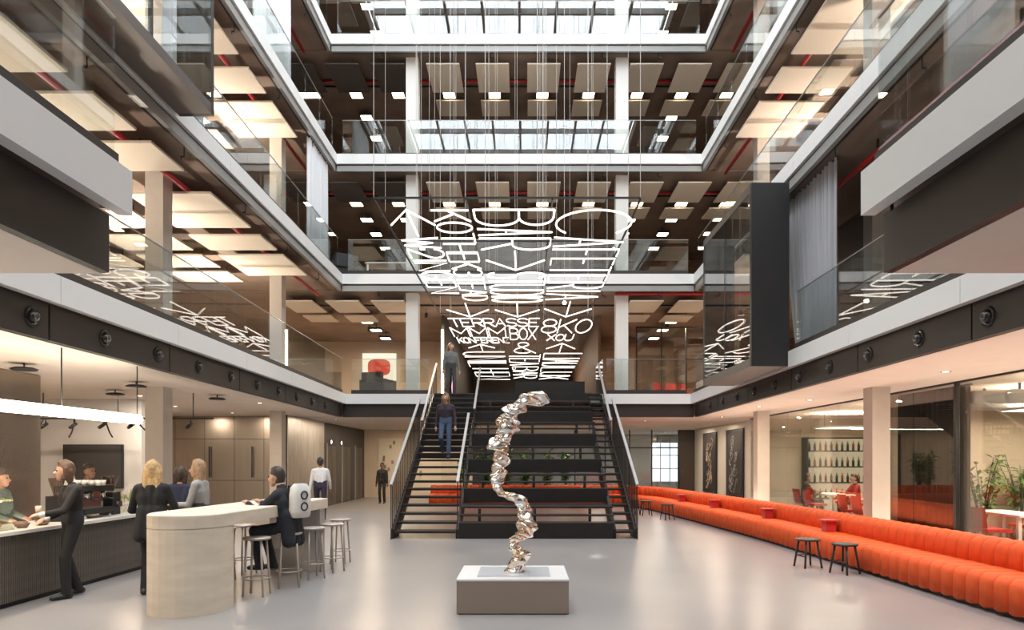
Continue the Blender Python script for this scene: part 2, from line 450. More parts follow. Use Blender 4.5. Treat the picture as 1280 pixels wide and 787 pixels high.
for n in (1, 2, 3, 4):
    z = (FL(n + 1) if n < 4 else 19.1) - 0.80
    for i, x in enumerate((-7.2, -5.75, -4.3, -2.55, -.98, .66, 2.25, 3.92, 5.45, 7.0)):
        if n == 1 and abs(x + .2) < 2.6: continue
        if n == 1 and x > 6: continue
        dark = n in (2, 3) and i in (0, 1, 2)
        sail(sail_d if dark else sail_b, x, 22.35, z, '%s acoustic sail above the %s at the stair end' % ('charcoal' if dark else 'cream', LEVEL[n]), '%s sails over the %s at the stair end' % ('charcoal' if dark else 'cream', LEVEL[n]))
        if not dark:
            sail(sail_s, x, 24.25, z, 'short cream acoustic sail in the second row above the %s at the stair end' % LEVEL[n], 'second-row sails over the %s at the stair end' % LEVEL[n])
        if n in (2, 3, 4):
            ceiling_lamp(x, 23.45, z + 0.05, 'square glowing ceiling lamp over the %s at the stair end' % LEVEL[n], 'ceiling lamps over the %s' % LEVEL[n])
        if i in (1, 8) or (i in (2, 7) and n == 2):
            for y in (25.0, 26.6, 28.4):
                ceiling_lamp(x, y, z + 0.05, 'square glowing ceiling lamp deep inside the %s' % LEVEL[n], 'ceiling lamps deep inside the %s' % LEVEL[n])
# red sprinkler pipes and small dark sprinkler hooks
def pipe(pts, r, label, m=M_red_pipe, name='sprinkler_pipe'):
    t = thing(name, label, 'pipe', pts[0])
    o = Vector(pts[0]); MB().tube([Vector(p) - o for p in pts], r, 8).build('pipe', m, t)
    L = (Vector(pts[-1]) - o)
    for k in range(1, 6):
        c = L * (k / 6)
        MB().tube([c, c + Vector((0, 0, 0.21))], r * .5, 6).build('bracket', M_black, t)
for n in (1, 2, 3):
    z = FL(n + 1) - 0.58
    for sd in (-1, 1):
        X = edge(sd, n + 1, 10) + sd * 0.78
        pipe([(X, 1.5, z - .1305), (X, 21, z - .1305)], 0.05, 'red sprinkler pipe along the edge over the %s, %s' % (LEVEL[n], SIDE[sd]))
    pipe([(2.9, 21.46, z), (8, 21.46, z)] if n == 1 else [(-8, 22.9, z), (8, 22.9, z)], 0.05, 'red sprinkler pipe crossing over the %s behind the stair end' % LEVEL[n])
    pipe([(-8, 23.3, z + .05), (8, 23.3, z + .05)], 0.03, 'thin dark conduit crossing over the %s at the stair end' % LEVEL[n], M_black, 'conduit')
hook = MB(); hook.tube([(0, 0, 0.16), (0, 0, 0), (0.0, 0, 0), (.11, 0, 0), (.11, 0, -.05)], 0.016, 6); hook_me = hook.mesh('hook', M_black)
for n in (1, 2, 3):
    for sd in (-1, 1):
        for i in range(6):
            y = 6 + i * 2.6
            o = inst(hook_me, 'sprinkler_hook', (edge(sd, n + 1, y) + sd * 0.16, y + .3, FL(n + 1) - .68), None, 0, (sd * .5, 1, 1))
            tag(o, 'small black sprinkler arm under the soffit over the %s, %s' % (LEVEL[n], SIDE[sd]), 'sprinkler', 'sprinkler arms over the %s on the %s' % (LEVEL[n], SIDE[sd]))
    for i in range(6):
        o = inst(hook_me, 'sprinkler_hook', (-4.55 + i * 1.76, 21.40, FL(n + 1) - .66), None)
        tag(o, 'small black sprinkler arm over the %s at the stair end' % LEVEL[n], 'sprinkler', 'sprinkler arms over the %s at the stair end' % LEVEL[n])

# floor uplighters added out of view to brighten the gallery sails
def uplighter(x, y, z0, power, label, group, color=(1, 0.80, 0.58), h=1.25):
    t = thing('floor_uplighter', label, 'floor lamp', (x, y, z0), 0, group)
    MB().lathe(0, 0, [(0, 0), (.16, 0), (.16, .02), (.03, .04), (0, .04)], 16).build('base', M_black, t)
    MB().tube([(0, 0, .03), (0, 0, h - .08)], .015, 8).build('pole', M_black, t)
    MB().lathe(0, 0, [(.05, h - .1), (.22, h - .02), (.23, h), (.20, h - .01), (.04, h - .085)], 16).build('shade', M_black, t)
    area_light('bulb', (0, 0, h + 0.02), (.3, .3), power, color, (PI, 0, 0), t)

# ------------------------------------------------------------------ ground floor rooms
def panel_wall(name, label, origin, axis, length, height, step, m_panel, m_back, depth=0.03, gap=0.012, rows=(1.0,), z0=0.0, face=1):
    """a wall of separate panels; axis 'x' or 'y' runs along the wall, panels stand proud on the side given by face"""
    t = thing(name, label, 'wall', origin, kind='structure')
    if axis == 'x': MB().box(0, length, 0, .12 * -face if face < 0 else .12, 0, height).build('backing', m_back, t)
    else: MB().box(0, .12 if face < 0 else -.12, 0, length, 0, height).build('backing', m_back, t)
    for a, b in run_pieces(0, length, step, gap):
        zz = 0
        for fr in rows:
            z1 = zz + height * fr
            if axis == 'x': mb = MB().box(a, b, -depth if face > 0 else .12, 0 if face > 0 else .12 + depth, zz + gap / 2, z1 - gap / 2)
            else: mb = MB().box(0 if face > 0 else -depth, depth if face > 0 else 0, a, b, zz + gap / 2, z1 - gap / 2)
            mb.build('wall_panel', m_panel, t); zz = z1
    return t
M_gapdark = mat('joint_dark', (0.02, 0.017, 0.015), 0.8)
# bar side: service block, kitchen back wall, steel wall, lift lobby
structure('wall_service', MB().box(-XO, -7.62, YN, 10.7, 0, 3.03), M_wall_warm, 'solid service block behind the coffee counter', 'wall')
panel_wall('wall_service_cladding', 'tall brushed steel panels cladding the service block behind the coffee counter', (-7.62, YN + .02, 0), 'y', 14.68, 3.02, 1.85, M_steel, M_gapdark)
structure('wall_kitchen', MB().box(-XO, -8.42, 15.0, 15.15, 0, 3.03), mat('pale_splash_wall', (0.70, 0.70, 0.72), 0.35), 'pale smooth wall behind the coffee bar', 'wall')
panel_wall('wall_steel', 'wall of warm brushed steel cabinet fronts beyond the bar', (-XO, 20.9, 0), 'x', 5.45, 3.03, 0.91, M_steel, M_gapdark, rows=(.35, .42, .23))
mb = MB()
for i in range(3):
    x = -10.9 + i * 1.3
    t = thing('steel_handle', 'long slim dark handle on the steel cabinet wall', 'handle', (x, 20.84, 1.15), 0, 'handles on the steel cabinet wall')
    MB().box(-.018, .018, -.05, -.03, 0, .95).build('grip', M_black, t); MB().box(-.01, .01, -.03, .03, .1, .13).build('bracket', M_black, t); MB().box(-.01, .01, -.03, .03, .8, .83).build('bracket', M_black, t)
panel_wall('wall_corner', 'pale striped steel panels at the corner before the lift lobby', (-7.05, 20.3, 0), 'y', 3.7, 3.03, 0.62, mat('pale_steel', (0.50, 0.47, 0.43), 0.35, metal=0.7, var=0.18, scale=5, stretch=(3, 3, 0.4)), M_gapdark)
lw = thing('wall_lift', 'dark metal wall of the lift lobby', 'wall', (-7.15, 24.0, 0), kind='structure')
MB().box(-.15, 0, 0, 6.9, 0, 3.03).build('backing', M_wall_dark, lw)
for i in range(3):
    y = .7 + i * 2.1
    d = MB().box(0, .03, y, y + 1.2, 0.02, 2.2).build('lift_door', mat('lift_door_dark', (0.06, 0.05, 0.045), 0.3, metal=0.5), lw)
    MB().box(.03, .034, y + .59, y + .61, .02, 2.2).build('door_gap', M_black, d)
    MB().box(0, .05, y - .08, y, 0, 2.3).build('door_jamb', M_greystrip, lw)
for i, y in enumerate((25.2, 26.6)):
    t = thing('lift_indicator', 'small lit round floor indicator beside the lift doors', 'indicator', (-7.11, y, 2.35), 0, 'lit indicators beside the lifts')
    mb = MB(); mb.ball((0, 0, 0), .07, 10, (.3, 1, 1)); mb.build('glow', emit_mat('indicator_glow', (1, .95, .85), 5), t)
    MB().box(-.02, 0, -.1, .1, -.1, .1).build('plate', M_black, t)
# end wall of the ground floor
structure('wall_end_left', MB().box(-7.3, -2.3, 30.6, 30.8, 0, 3.03), mat('peach_end_wall', (0.66, 0.55, 0.42), 0.8, var=0.03, scale=2), 'warm plaster end wall past the lifts', 'wall')
t = thing('door_1', 'tall flush pale double door in the warm end wall', 'door', (-4.6, 30.6, 0), kind='structure')
for i in (0, 1):
    d = MB().box(-.9 + i * .9 + .01, -.01 + i * .9, -.04, 0, .01, 2.55).build('door_leaf', mat('cream_door', (0.72, 0.62, 0.48), 0.6), t)
    MB().box(-.04 + i * .05, -.02 + i * .05, -.09, -.04, .95, 1.2).build('door_handle', M_chrome, d)
t = thing('wall_print', 'tall pale print with scattered small figures on the warm end wall', 'print', (-5.95, 30.55, .75))
MB().box(-.55, .55, 0, .04, 0, 1.9).build('sheet', mat('print_sheet', (0.74, 0.66, 0.52), 0.8), t)
for k in range(9):
    x, z = random.uniform(-.4, .4), random.uniform(.2, 1.7)
    MB().box(x, x + .1, -.006, 0, z, z + .16).build('printed_figure', mat('print_ink', (0.30, 0.22, 0.18), 0.8), t)
ew = thing('wall_end_right', 'dark glazed end partition past the sofa', 'wall', (2.3, 30.6, 0), kind='structure')
for a, b in ((0, 1.35), (1.4, 2.45), (2.5, 3.45), (3.5, 4.65)):
    MB().box(a, b, 0, .03, 0, 3.0).build('glass_pane', M_glass_room, ew)
for x in (0, 1.36, 2.46, 3.46, 4.66): MB().box(x, x + .05, -.03, .06, 0, 3.03).build('mullion', M_black, ew)
MB().box(0, 4.66, -.02, .05, 2.2, 2.26).build('transom', M_black, ew)
MB().box(4.71, 5.45, 0, .1, 0, 3.03).build('dark_panel', M_wall_dark, ew)
d_ = MB().box(4.75, 5.40, -.03, 0, .02, 2.5).build('door_leaf', mat('brown_leaf', (0.07, 0.05, 0.04), 0.5), ew)
MB().box(4.82, 4.85, -.08, -.03, 1.0, 1.3).build('door_handle', M_chrome, d_)
mb = MB().box(-XO, XO, 36.0, 36.2, 0, 3.09); mb.box(-XO, XO, 31, 36, -.2, 0)
structure('wall_far', mb, mat('far_grey', (0.30, 0.30, 0.30), 0.8), 'grey far wall and floor beyond the end partition', 'wall')
structure('ceiling_far', MB().box(-XO, XO, 31, 36.2, 3.03, 3.09), M_peach, 'ceiling beyond the end partition', 'ceiling')
w = thing('window_2', 'tall bright window in the far wall beyond the end partition', 'window', (7.5, 35.98, 0.5), kind='structure')
MB().box(-.75, .75, -.01, 0, 0, 2.1).build('window_pane', emit_mat('window_daylight', (0.8, 0.93, 1.0), 2.2), w)
for x in (-.77, -.27, .23, .73): MB().box(x, x + .04, -.05, -.01, 0, 2.1).build('window_bar', M_greystrip, w)
for z in (0, .7, 1.4, 2.08): MB().box(-.77, .77, -.05, -.01, z, z + .04).build('window_bar', M_greystrip, w)
# white picture wall beyond the sofa
structure('wall_pictures', MB().box(7.72, 7.9, 22.4, 30.6, 0, 3.03), M_wall_white, 'white wall with two tall dark pictures beyond the sofa', 'wall')
for y, nm, ink in ((28.0, 'tall dark picture of pale bones hung next to the end partition', (0.62, 0.52, 0.42)), (24.7, 'tall dark picture of grey scribbles hung closer to the glass room', (0.34, 0.34, 0.35))):
    t = thing('framed_picture', nm, 'picture', (7.70, y, .35))
    MB().box(-.04, 0, -1.0, 1.0, 0, 2.45).build('picture_frame', M_black, t)
    MB().box(-.05, -.04, -.9, .9, .1, 2.35).build('canvas', mat('dark_canvas', (0.035, 0.03, 0.028), 0.6), t)
    mb = MB(); rr = random.Random(int(y))
    for k in range(26):
        yy, zz = rr.uniform(-.45, .45), rr.uniform(.25, 2.1)
        pts = [(-.055, yy + .22 * math.cos(a * 1.3 + k) * rr.uniform(.3, 1), zz + .16 * math.sin(a + k)) for a in range(5)]
        mb.tube(pts, .014, 5)
    mb.build('drawn_strokes', mat('ink_%d' % int(y), ink, .8), t)
structure('wall_edge', MB().box(7.66, 7.92, 22.1, 22.4, 0, 3.03), M_wall_dark, 'dark narrow jamb between the picture wall and the glass room', 'wall')

# glass rooms behind the sofa
gw = thing('wall_glass', 'full-height glass front of the rooms behind the sofa', 'glass wall', (7.4, 0, 0), kind='structure')
for a, b in run_pieces(YN, 22.1, 1.55, .016):
    MB().box(-.008, .008, a, b, .03, 3.0).build('glass_pane', M_glass_room, gw)
MB().box(-.03, .03, YN, 22.1, 0, .03).build('sill_track', M_black, gw); MB().box(-.03, .03, YN, 22.1, 3.0, 3.03).build('head_track', M_black, gw)
for y in (11.6, 14.1):
    MB().box(-.035, .035, y - .03, y + .03, 0, 3.03).build('post', M_black, gw)
structure('wall_room', MB().box(7.5, XO, 14.1, 14.22, 0, 3.03), M_wall_warm, 'partition between the dining room and the dark curtained room', 'wall')
structure('wall_room_end', MB().box(7.95, XO, 22.0, 22.15, 0, 3.03), mat('room_end', (0.60, 0.53, 0.43), 0.8), 'pale end wall of the dining room behind the glass', 'wall')
def curtain(x0, y0, x1, y1, z0, z1, m, label, waves=None, amp=0.06, gather=0.0):
    t = thing('curtain', label, 'curtain', (x0, y0, z0))
    d = Vector((x1 - x0, y1 - y0, 0)); L = d.length; u = d.normalized(); nrm = Vector((-u.y, u.x, 0))
    k = max(24, int(L / .035)); waves = waves or L / .17
    rows = []
    for iz in range(9):
        f = iz / 8; row = []
        for i in range(k + 1):
            s = i / k; sq = s * (1 - gather * (1 - f) ** 2 * .5)
            ph = s * waves * 2 * PI
            off = amp * (math.sin(ph) + .35 * math.sin(ph * 1.7 + 1.3)) * (.75 + .25 * (1 - f))
            row.append(tuple(u * (sq * L) + nrm * off + Vector((0, 0, f * (z1 - z0)))))
        rows.append(row)
    MB().grid(rows).build('cloth', m, t)
    MB().tube([(0, 0, z1 - z0), tuple(u * L + Vector((0, 0, z1 - z0)))], .018, 6).build('curtain_rail', M_black, t)
    return t
M_curtain_dark = mat('dark_curtain', (0.055, 0.048, 0.044), 0.9)
curtain(7.75, 11.75, 7.75, 14.0, .02, 3.0, M_curtain_dark, 'dark full-height curtain behind the glass between the two rooms', amp=.07)

# furniture in the rooms
def make_table(label, loc, L=1.4, W=.7, rot=0, m=None, group=None):
    t = thing('white_table', label, 'table', loc, rot, group); m = m or M_paper
    MB().box(-W / 2, W / 2, -L / 2, L / 2, .70, .74).build('table_top', m, t)
    for i in (-1, 1):
        for j in (-1, 1): MB().box(i * W * .42 - .03, i * W * .42 + .03, j * L * .44 - .03, j * L * .44 + .03, 0, .70).build('leg', m, t)
    return t
def make_chair(label, loc, rot, m=None, group=None):
    t = thing('red_chair', label, 'chair', loc, rot, group); m = m or M_red
    MB().prism([(-.22, -.2), (.22, -.2), (.24, .22), (-.24, .22)], .43, .49).build('seat', m, t)
    rows = [[(-.22 + .44 * i / 6, -.2 - .05 * z - .06 * (1 - ((i - 3) / 3) ** 2), .5 + z * .36) for i in range(7)] for z in (0, .35, .7, 1)]
    rows2 = [[(x, y - .025, z) for x, y, z in r] for r in rows]
    MB().grid(rows).grid(rows2).build('backrest', m, t)
    for i in (-1, 1):
        for j in (-1, 1): MB().tube([(i * .17, j * .16, .43), (i * .21, j * .2, 0)], .014, 6).build('leg', M_wood_pale, t)
    return t
tb = [((8.6, 16.2, 0), 'white table near the shelf end of the dining room'), ((8.7, 19.2, 0), 'white table next to the pale end wall'), ((8.85, 12.35, 0), 'white table in the planted room behind the glass')]
for k, (p, lb) in enumerate(tb):
    make_table(lb, p)
    for q, (dx, dy, r) in enumerate(((-.6, -.35, -PI / 2), (-.6, .35, -PI / 2), (.6, -.35, PI / 2), (.6, .35, PI / 2))):
        make_chair('red chair at the ' + lb, (p[0] + dx, p[1] + dy, 0), r, group='red chairs at the ' + lb)
sh = thing('bottle_shelf', 'tall dark open shelf of bottles at the end of the dining room', 'shelf', (9.95, 21.6, 0))
for x in (-1.0, 1.0): MB().box(x - .03, x + .03, -.2, .2, 0, 2.4).build('upright', M_black, sh)
for z in (.45, .95, 1.45, 1.95, 2.36): MB().box(-1.0, 1.0, -.2, .2, z, z + .035).build('shelf_board', M_wood_dark, sh)
MB().box(-1.0, 1.0, .19, .21, 0, 2.4).build('lit_back', emit_mat('shelf_glow', (1, .78, .5), .8), sh)
bt = MB(); bt.lathe(0, 0, [(0, 0), (.037, 0), (.037, .18), (.013, .24), (.013, .29), (0, .29)], 10)
bm1 = bt.mesh('bottle', mat('bottle_dark', (.03, .05, .03), .15)); bm2 = bt.mesh('bottle', mat('bottle_amber', (.22, .08, .02), .15))
for z in (.485, .985, 1.485, 1.985):
    for k in range(11):
        o = inst(bm1 if (k * 7 + int(z * 10)) % 3 else bm2, 'bottle', (9.95 - .87 + k * .174, 21.58, z), None)
        tag(o, 'small bottle standing on the dark shelf of the dining room', 'bottle', 'bottles on the dining room shelf')
for k, y in enumerate((10.9, 11.8, 12.7, 13.5)):
    t = thing('ceiling_duct', 'white round duct under the ceiling of the planted room', 'duct', (7.8, y, 2.72 + .06 * (k % 2)), 0, 'white ducts in the planted room')
    MB().tube([(0, 0, 0), (4.5, 0, 0)], .11, 14).build('duct', M_white, t)
    for x in (.8, 3): MB().box(x, x + .03, -.02, .02, .1, .31 - .06 * (k % 2)).build('hanger', M_black, t)
def plant(label, loc, h=1.2, spread=.5, n=90, group=None, pot=True, seed=1, leaf=.16):
    rr = random.Random(seed); t = thing('potted_plant', label, 'plant', loc, rr.uniform(0, 6), group)
    if pot: MB().lathe(0, 0, [(0, 0), (.15, 0), (.20, .32), (.17, .32), (.16, .28), (0, .28)], 14).build('pot', M_pot, t)
    st = MB(); lf = MB(); b0 = .28 if pot else 0
    for k in range(max(5, n // 12)):
        a = rr.uniform(0, 2 * PI); e = Vector((math.cos(a) * spread * rr.uniform(.2, .9), math.sin(a) * spread * rr.uniform(.2, .9), h * rr.uniform(.6, 1)))
        p0 = Vector((0, 0, b0)); pm = p0.lerp(e, .5) + Vector((0, 0, h * .12))
        st.tube([p0, pm, e], [.012, .008, .004], 5)
        for q in range(12):
            f = rr.uniform(.25, 1); c = p0.lerp(pm, f * 2) if f < .5 else pm.lerp(e, f * 2 - 1)
            d = Vector((rr.uniform(-1, 1), rr.uniform(-1, 1), rr.uniform(-.5, .8))).normalized(); s = d.cross(Vector((0, 0, 1))).normalized()
            L = leaf * rr.uniform(.7, 1.4); w = L * .22
            lf._add([c, c + d * L * .5 + s * w, c + d * L - Vector((0, 0, L * .2)), c + d * L * .5 - s * w], [(0, 1, 2), (0, 2, 3)])
    st.build('stem', mat('stem_brown', (.08, .06, .03), .8), t); lf.build('foliage', M_leaf, t)
    return t
for k, (x, y) in enumerate(((8.35, 13.6), (9.15, 13.55), (9.95, 13.6), (10.6, 12.9), (11.2, 13.6))):
    plant('leafy green pot plant in the planted room behind the glass', (x, y, 0), 1.9 if k < 3 else 1.3, .55, 170, 'plants in the planted room', seed=k + 20)

# screen, track lights and pendant tube over the coffee bar
t = thing('menu_screen', 'large blank dark screen on the pale wall behind the coffee bar', 'screen', (-9.45, 14.99, 1.06))
MB().box(-.65, .65, -.07, 0, 0, .97).build('casing', M_black, t); MB().box(-.63, .63, -.075, -.07, .02, .95).build('display', mat('dark_display', (.05, .05, .055), .4), t)
t = thing('light_track', 'black light track with small spot heads above the coffee bar', 'light track', (-9.9, 13.6, 2.52))
MB().bar((0, 0, 0), (3.7, 0, 0), .035).build('track_bar', M_black, t)
for k in range(3): MB().bar((.3 + k * 1.5, 0, .01), (.3 + k * 1.5, 0, .51), .014).build('hanger', M_black, t)
for k in range(6):
    x = .35 + k * .58
    h = MB().tube([(x, 0, -.02), (x, 0, -.10)], .012, 6).build('stem', M_black, t)
    MB().tube([(x, .04, -.10), (x - .03, -.10, -.19)], .034, 10).build('spot_head', M_black, t)
    area_light('spot', (x - .035, -.11, -.20), (.06, .06), 10, (1, .84, .64), (-.5, 0, 0), t)
for k in range(4):
    x = .3 + k * .62; q = k - 1.5
    MB().tube([(x, 0, -.02), (x + .05 * q, .02, -.14), (x + .14 * q, .03, -.28), (x + .26 * q, .03, -.38)], .014, 6).build('curved_arm', M_black, t)
t = thing('pendant_tube', 'long glowing tube lamp hung over the coffee counter', 'pendant lamp', (-5.5, 9.72, 2.27))
MB().tube([(0, 0, 0), (0, -7.0, 0)], .066, 18).build('light_tube', M_tube, t)
MB().tube([(0, .005, 0), (0, .02, 0)], .05, 14).build('end_cap', M_white, t)
for y in (-.03, -1.62, -3.3, -5.0):
    w = MB().tube([(0, y, .06), (0, y, .76)], .008, 6).build('hanging_rod', M_black, t)
for y in (-1.62, -3.3, -5.0):
    MB().tube([(.068 * math.cos(a * PI / 8), y, .068 * math.sin(a * PI / 8)) for a in range(16)], .006, 5, closed=True).build('joint_ring', M_white, t)
for k, (x, y) in enumerate(((-6.9, 9.4), (-6.6, 11.6), (-6.3, 14.0), (-7.8, 13.0))):
    t = thing('smoke_detector', 'flat dark disc fitting under the ceiling of the coffee bar', 'ceiling fitting', (x, y, 2.93), 0, 'disc fittings over the coffee bar')
    MB().lathe(0, 0, [(0, 0), (.15, 0), (.17, .02), (.12, .04), (0, .04)], 16).build('disc', M_black, t); MB().tube([(0, 0, .03), (0, 0, .1)], .012, 6).build('stem', M_black, t)
def downlight(x, y, z, p, label, group, col=(1, .82, .62)):
    t = thing('downlight', label, 'ceiling lamp', (x, y, z), 0, group)
    MB().lathe(0, 0, [(.045, 0), (.07, -.006), (.075, 0)], 14).build('bezel', M_black, t)
    MB().lathe(0, 0, [(0, -.002), (.046, -.002)], 12).build('lens', M_lamp, t)
    area_light('bulb', (0, 0, -.03), (.08, .08), p, col, (0, 0, 0), t)
for k, (x, y) in enumerate(((-6.6, 6.2), (-6.6, 8.0), (-9.3, 12.6), (-8.0, 14.2), (-8.7, 17), (-10, 19.2), (-8.3, 19.4), (-6.2, 16), (-6.2, 22.5), (-5.6, 25.4), (-5.2, 28.4), (-3.5, 28.6), (-3.9, 24.4))):
    downlight(x, y, 3.03, 46, 'small round downlight in the plaster ceiling of the bar side', 'downlights on the bar side')
for k, (x, y) in enumerate(((6.3, 7), (6.4, 10.3), (6.4, 15.2), (5.9, 17.0), (6.2, 21.2), (6.9, 25.0), (6.9, 28.2), (4.4, 27.2), (1.6, 27.4), (4.2, 23.4))):
    downlight(x, y, 3.03, 42, 'small round downlight in the plaster ceiling of the sofa side', 'downlights on the sofa side')
for k, (x, y, p) in enumerate(((9.0, 10.2, 160), (9.6, 12.25, 160), (9.2, 16, 120), (9.2, 19.4, 120))):
    t = thing('pendant_light_panel', 'flat pendant light panel hung in the glass rooms', 'pendant lamp', (x, y, 2.60), 0, 'pendant panels in the glass rooms')
    for i in (-.6, .6): MB().bar((i, 0, .05), (i, 0, .43), .01).build('hanging_rod', M_black, t)
    area_light('up_tube', (0, 0, .07), (1.2, .8), p * .9, (1, .85, .66), (PI, 0, 0), t)  # upward light added to brighten the ceilings in and around the rooms
    MB().box(-.7, .7, -.5, .5, 0, .05).build('housing', M_white, t); MB().box(-.66, .66, -.46, .46, -.01, 0).build('diffuser', emit_mat('panel_glow', (1, .88, .70), 4), t)
    area_light('tube', (0, 0, -.03), (1.2, .8), p * .8, (1, .85, .66), (0, 0, 0), t)

for k, (x, y) in enumerate(((3.6, 33), (6.6, 33))):  # two lamps added to brighten the space past the partition
    downlight(x, y, 3.03, 90, 'small round downlight beyond the glazed end partition', 'downlights beyond the end partition', (1, .93, .84))
# light strips added out of view to brighten the plaster ceiling
def cove(x, y0, y1, z, p, label, col=(1, .84, .68)):
    t = thing('cove_lamp', label, 'lamp', (x, (y0 + y1) / 2, z))
    L_ = y1 - y0
    MB().box(-.05, .05, -L_ / 2, L_ / 2, 0, .04).build('channel', M_black, t); MB().box(-.03, .03, -L_ / 2, L_ / 2, .04, .045).build('diffuser', M_white, t)
    for k in range(max(2, int(L_ / 2))): MB().box(-.02, .02, -L_ / 2 + .3 + 2 * k, -L_ / 2 + .36 + 2 * k, -z, 0).build('foot', M_black, t)
    area_light('strip', (0, 0, .06), (.06, L_), p, col, (PI, 0, 0), t)
cove(6.55, 4.0, 12.2, .12, 105, 'low cove light strip standing behind the sofa near the entrance end')
cove(6.2, 13.2, 21.0, .12, 105, 'low cove light strip standing behind the sofa near the stair end')
cove(-6.80, 3.0, 10.5, .5, 90, 'low cove light strip standing behind the coffee counter')

# ------------------------------------------------------------------ first gallery behind the stair
structure('wall_corridor_left', MB().box(-3.0, -2.9, 25.0, 39.9, FL(1), 7.0), M_wall_dark, 'dark corridor wall under the glowing letters, bar side', 'wall')
structure('wall_corridor_right', MB().box(2.75, 2.85, 25.0, 39.9, FL(1), 7.0), M_wood_wall, 'brown corridor wall under the glowing letters, sofa side', 'wall')
structure('wall_corridor_end', MB().box(-2.9, 2.75, 39.7, 39.9, FL(1), 7.0), M_wall_dark, 'dark end wall of the corridor beyond the stair', 'wall')
structure('wall_lounge_left', MB().box(-XO, -3.0, 30.6, 30.8, FL(1), 7.0), mat('beige_lounge', (0.50, 0.42, 0.34), 0.85), 'beige end wall of the lounge with the red artwork', 'wall')
structure('wall_lounge_right', MB().box(2.85, XO, 29.6, 29.8, FL(1), 7.0), M_wood_wall, 'brown end wall of the glass meeting room', 'wall')
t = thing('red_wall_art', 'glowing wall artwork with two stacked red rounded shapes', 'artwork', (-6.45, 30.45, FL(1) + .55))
MB().box(-.75, .75, 0, .1, 0, 2.15).build('light_box', emit_mat('art_glow', (1, .88, .68), 1.1), t)  # even glow stands in for the spot light falling on the board
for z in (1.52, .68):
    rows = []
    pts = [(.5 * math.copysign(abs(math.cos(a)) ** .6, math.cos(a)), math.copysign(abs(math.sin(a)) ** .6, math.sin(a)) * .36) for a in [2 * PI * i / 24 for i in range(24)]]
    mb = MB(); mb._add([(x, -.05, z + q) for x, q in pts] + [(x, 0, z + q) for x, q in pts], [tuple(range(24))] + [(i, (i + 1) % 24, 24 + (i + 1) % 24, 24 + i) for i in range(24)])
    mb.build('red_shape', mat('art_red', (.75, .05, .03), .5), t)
def black_armchair(label, loc, rot, m=M_black, group=None):
    t = thing('lounge_chair', label, 'chair', loc, rot, group)
    MB().box(-.38, .38, -.36, .36, .22, .44).build('seat', m, t)
    MB().box(-.38, .38, -.42, -.26, .44, .86).build('backrest', m, t)
    for i in (-1, 1):
        MB().box(i * .42 - .06, i * .42 + .06, -.40, .36, .18, .62).build('armrest', m, t)
        for j in (-1, 1): MB().box(i * .36 - .02, i * .36 + .02, j * .3 - .02, j * .3 + .02, 0, .22).build('leg', M_chrome, t)
for p, r, lb in (((-8.3, 23.6, FL(1)), .3, 'black lounge chair beside the red artwork'), ((-4.9, 23.0, FL(1)), -.4, 'black lounge chair next to the white column')):
    black_armchair(lb, p, r)
t = thing('strip_lamp', 'slim vertical strip lamp at the end of the dark corridor wall', 'lamp', (-2.95, 24.9, FL(1) + .1))
MB().box(-.05, .05, -.06, .06, 0, 2.6).build('housing', M_white, t); MB().box(-.04, .04, -.07, -.06, .05, 2.55).build('diffuser', M_lamp, t)
t = thing('neon_art', 'pink neon squiggle hanging on the dark corridor wall', 'artwork', (-2.87, 27.2, FL(1) + .15))
MB().tube([(.04, .25 * math.sin(k * .9), 0.1 + k * .11) for k in range(16)], .03, 6).build('neon_tube', emit_mat('pink_glow', (1, .45, .6), 1.6), t)
MB().box(0, .03, -.3, .3, 0, 1.9).build('back_plate', M_black, t)
gr = thing('meeting_room', 'dark framed glass meeting room on the first gallery past the column', 'glass room', (4.1, 24.6, FL(1)))
for a, b in run_pieces(0, 3.6, .9, .03): MB().box(a, b, 0, .015, .05, 2.7).build('glass_pane', M_glass_room, gr)
for k in range(5): MB().box(k * .9 - .025, k * .9 + .025, -.02, .04, 0, 2.75).build('mullion', M_black, gr)
for z in (0, 1.55, 2.7): MB().box(0, 3.6, -.02, .04, z, z + .05).build('rail', M_black, gr)
for k, x in enumerate((5.15, 5.75, 6.3)):
    make_chair('red chair inside the dark framed meeting room', (x, 25.6 + .2 * k, FL(1)), PI + .3 * k, group='red chairs in the meeting room')
t = thing('white_cube_stool', 'white cube seat in front of the meeting room glass', 'stool', (6.3, 23.3, FL(1)))
MB().box(-.3, .3, -.3, .3, .03, .62).build('cube', M_paper, t); MB().box(-.26, .26, -.26, .26, 0, .03).build('plinth', M_black, t)
for x, y, z in ((-6, 26.5, 6.7), (-8.5, 24, 6.7), (5.5, 26, 6.7), (7.5, 23.5, 6.7), (-3.42, 24, 6.7), (0, 33, 6.9)):
    t = thing('spot_lamp', 'black cylinder spot lamp under the soffit of the first gallery', 'ceiling lamp', (x, y, z), 0, 'cylinder spots over the first gallery')
    MB().lathe(0, 0, [(0, 0), (.06, 0), (.06, .16), (0, .16)], 12).build('can', M_black, t); MB().tube([(0, 0, .15), (0, 0, 7.0 - z)], .012, 6).build('stem', M_black, t)
    area_light('bulb', (0, 0, -.02), (.2, .2), 260, (1, .78, .55), (0, 0, 0), t)

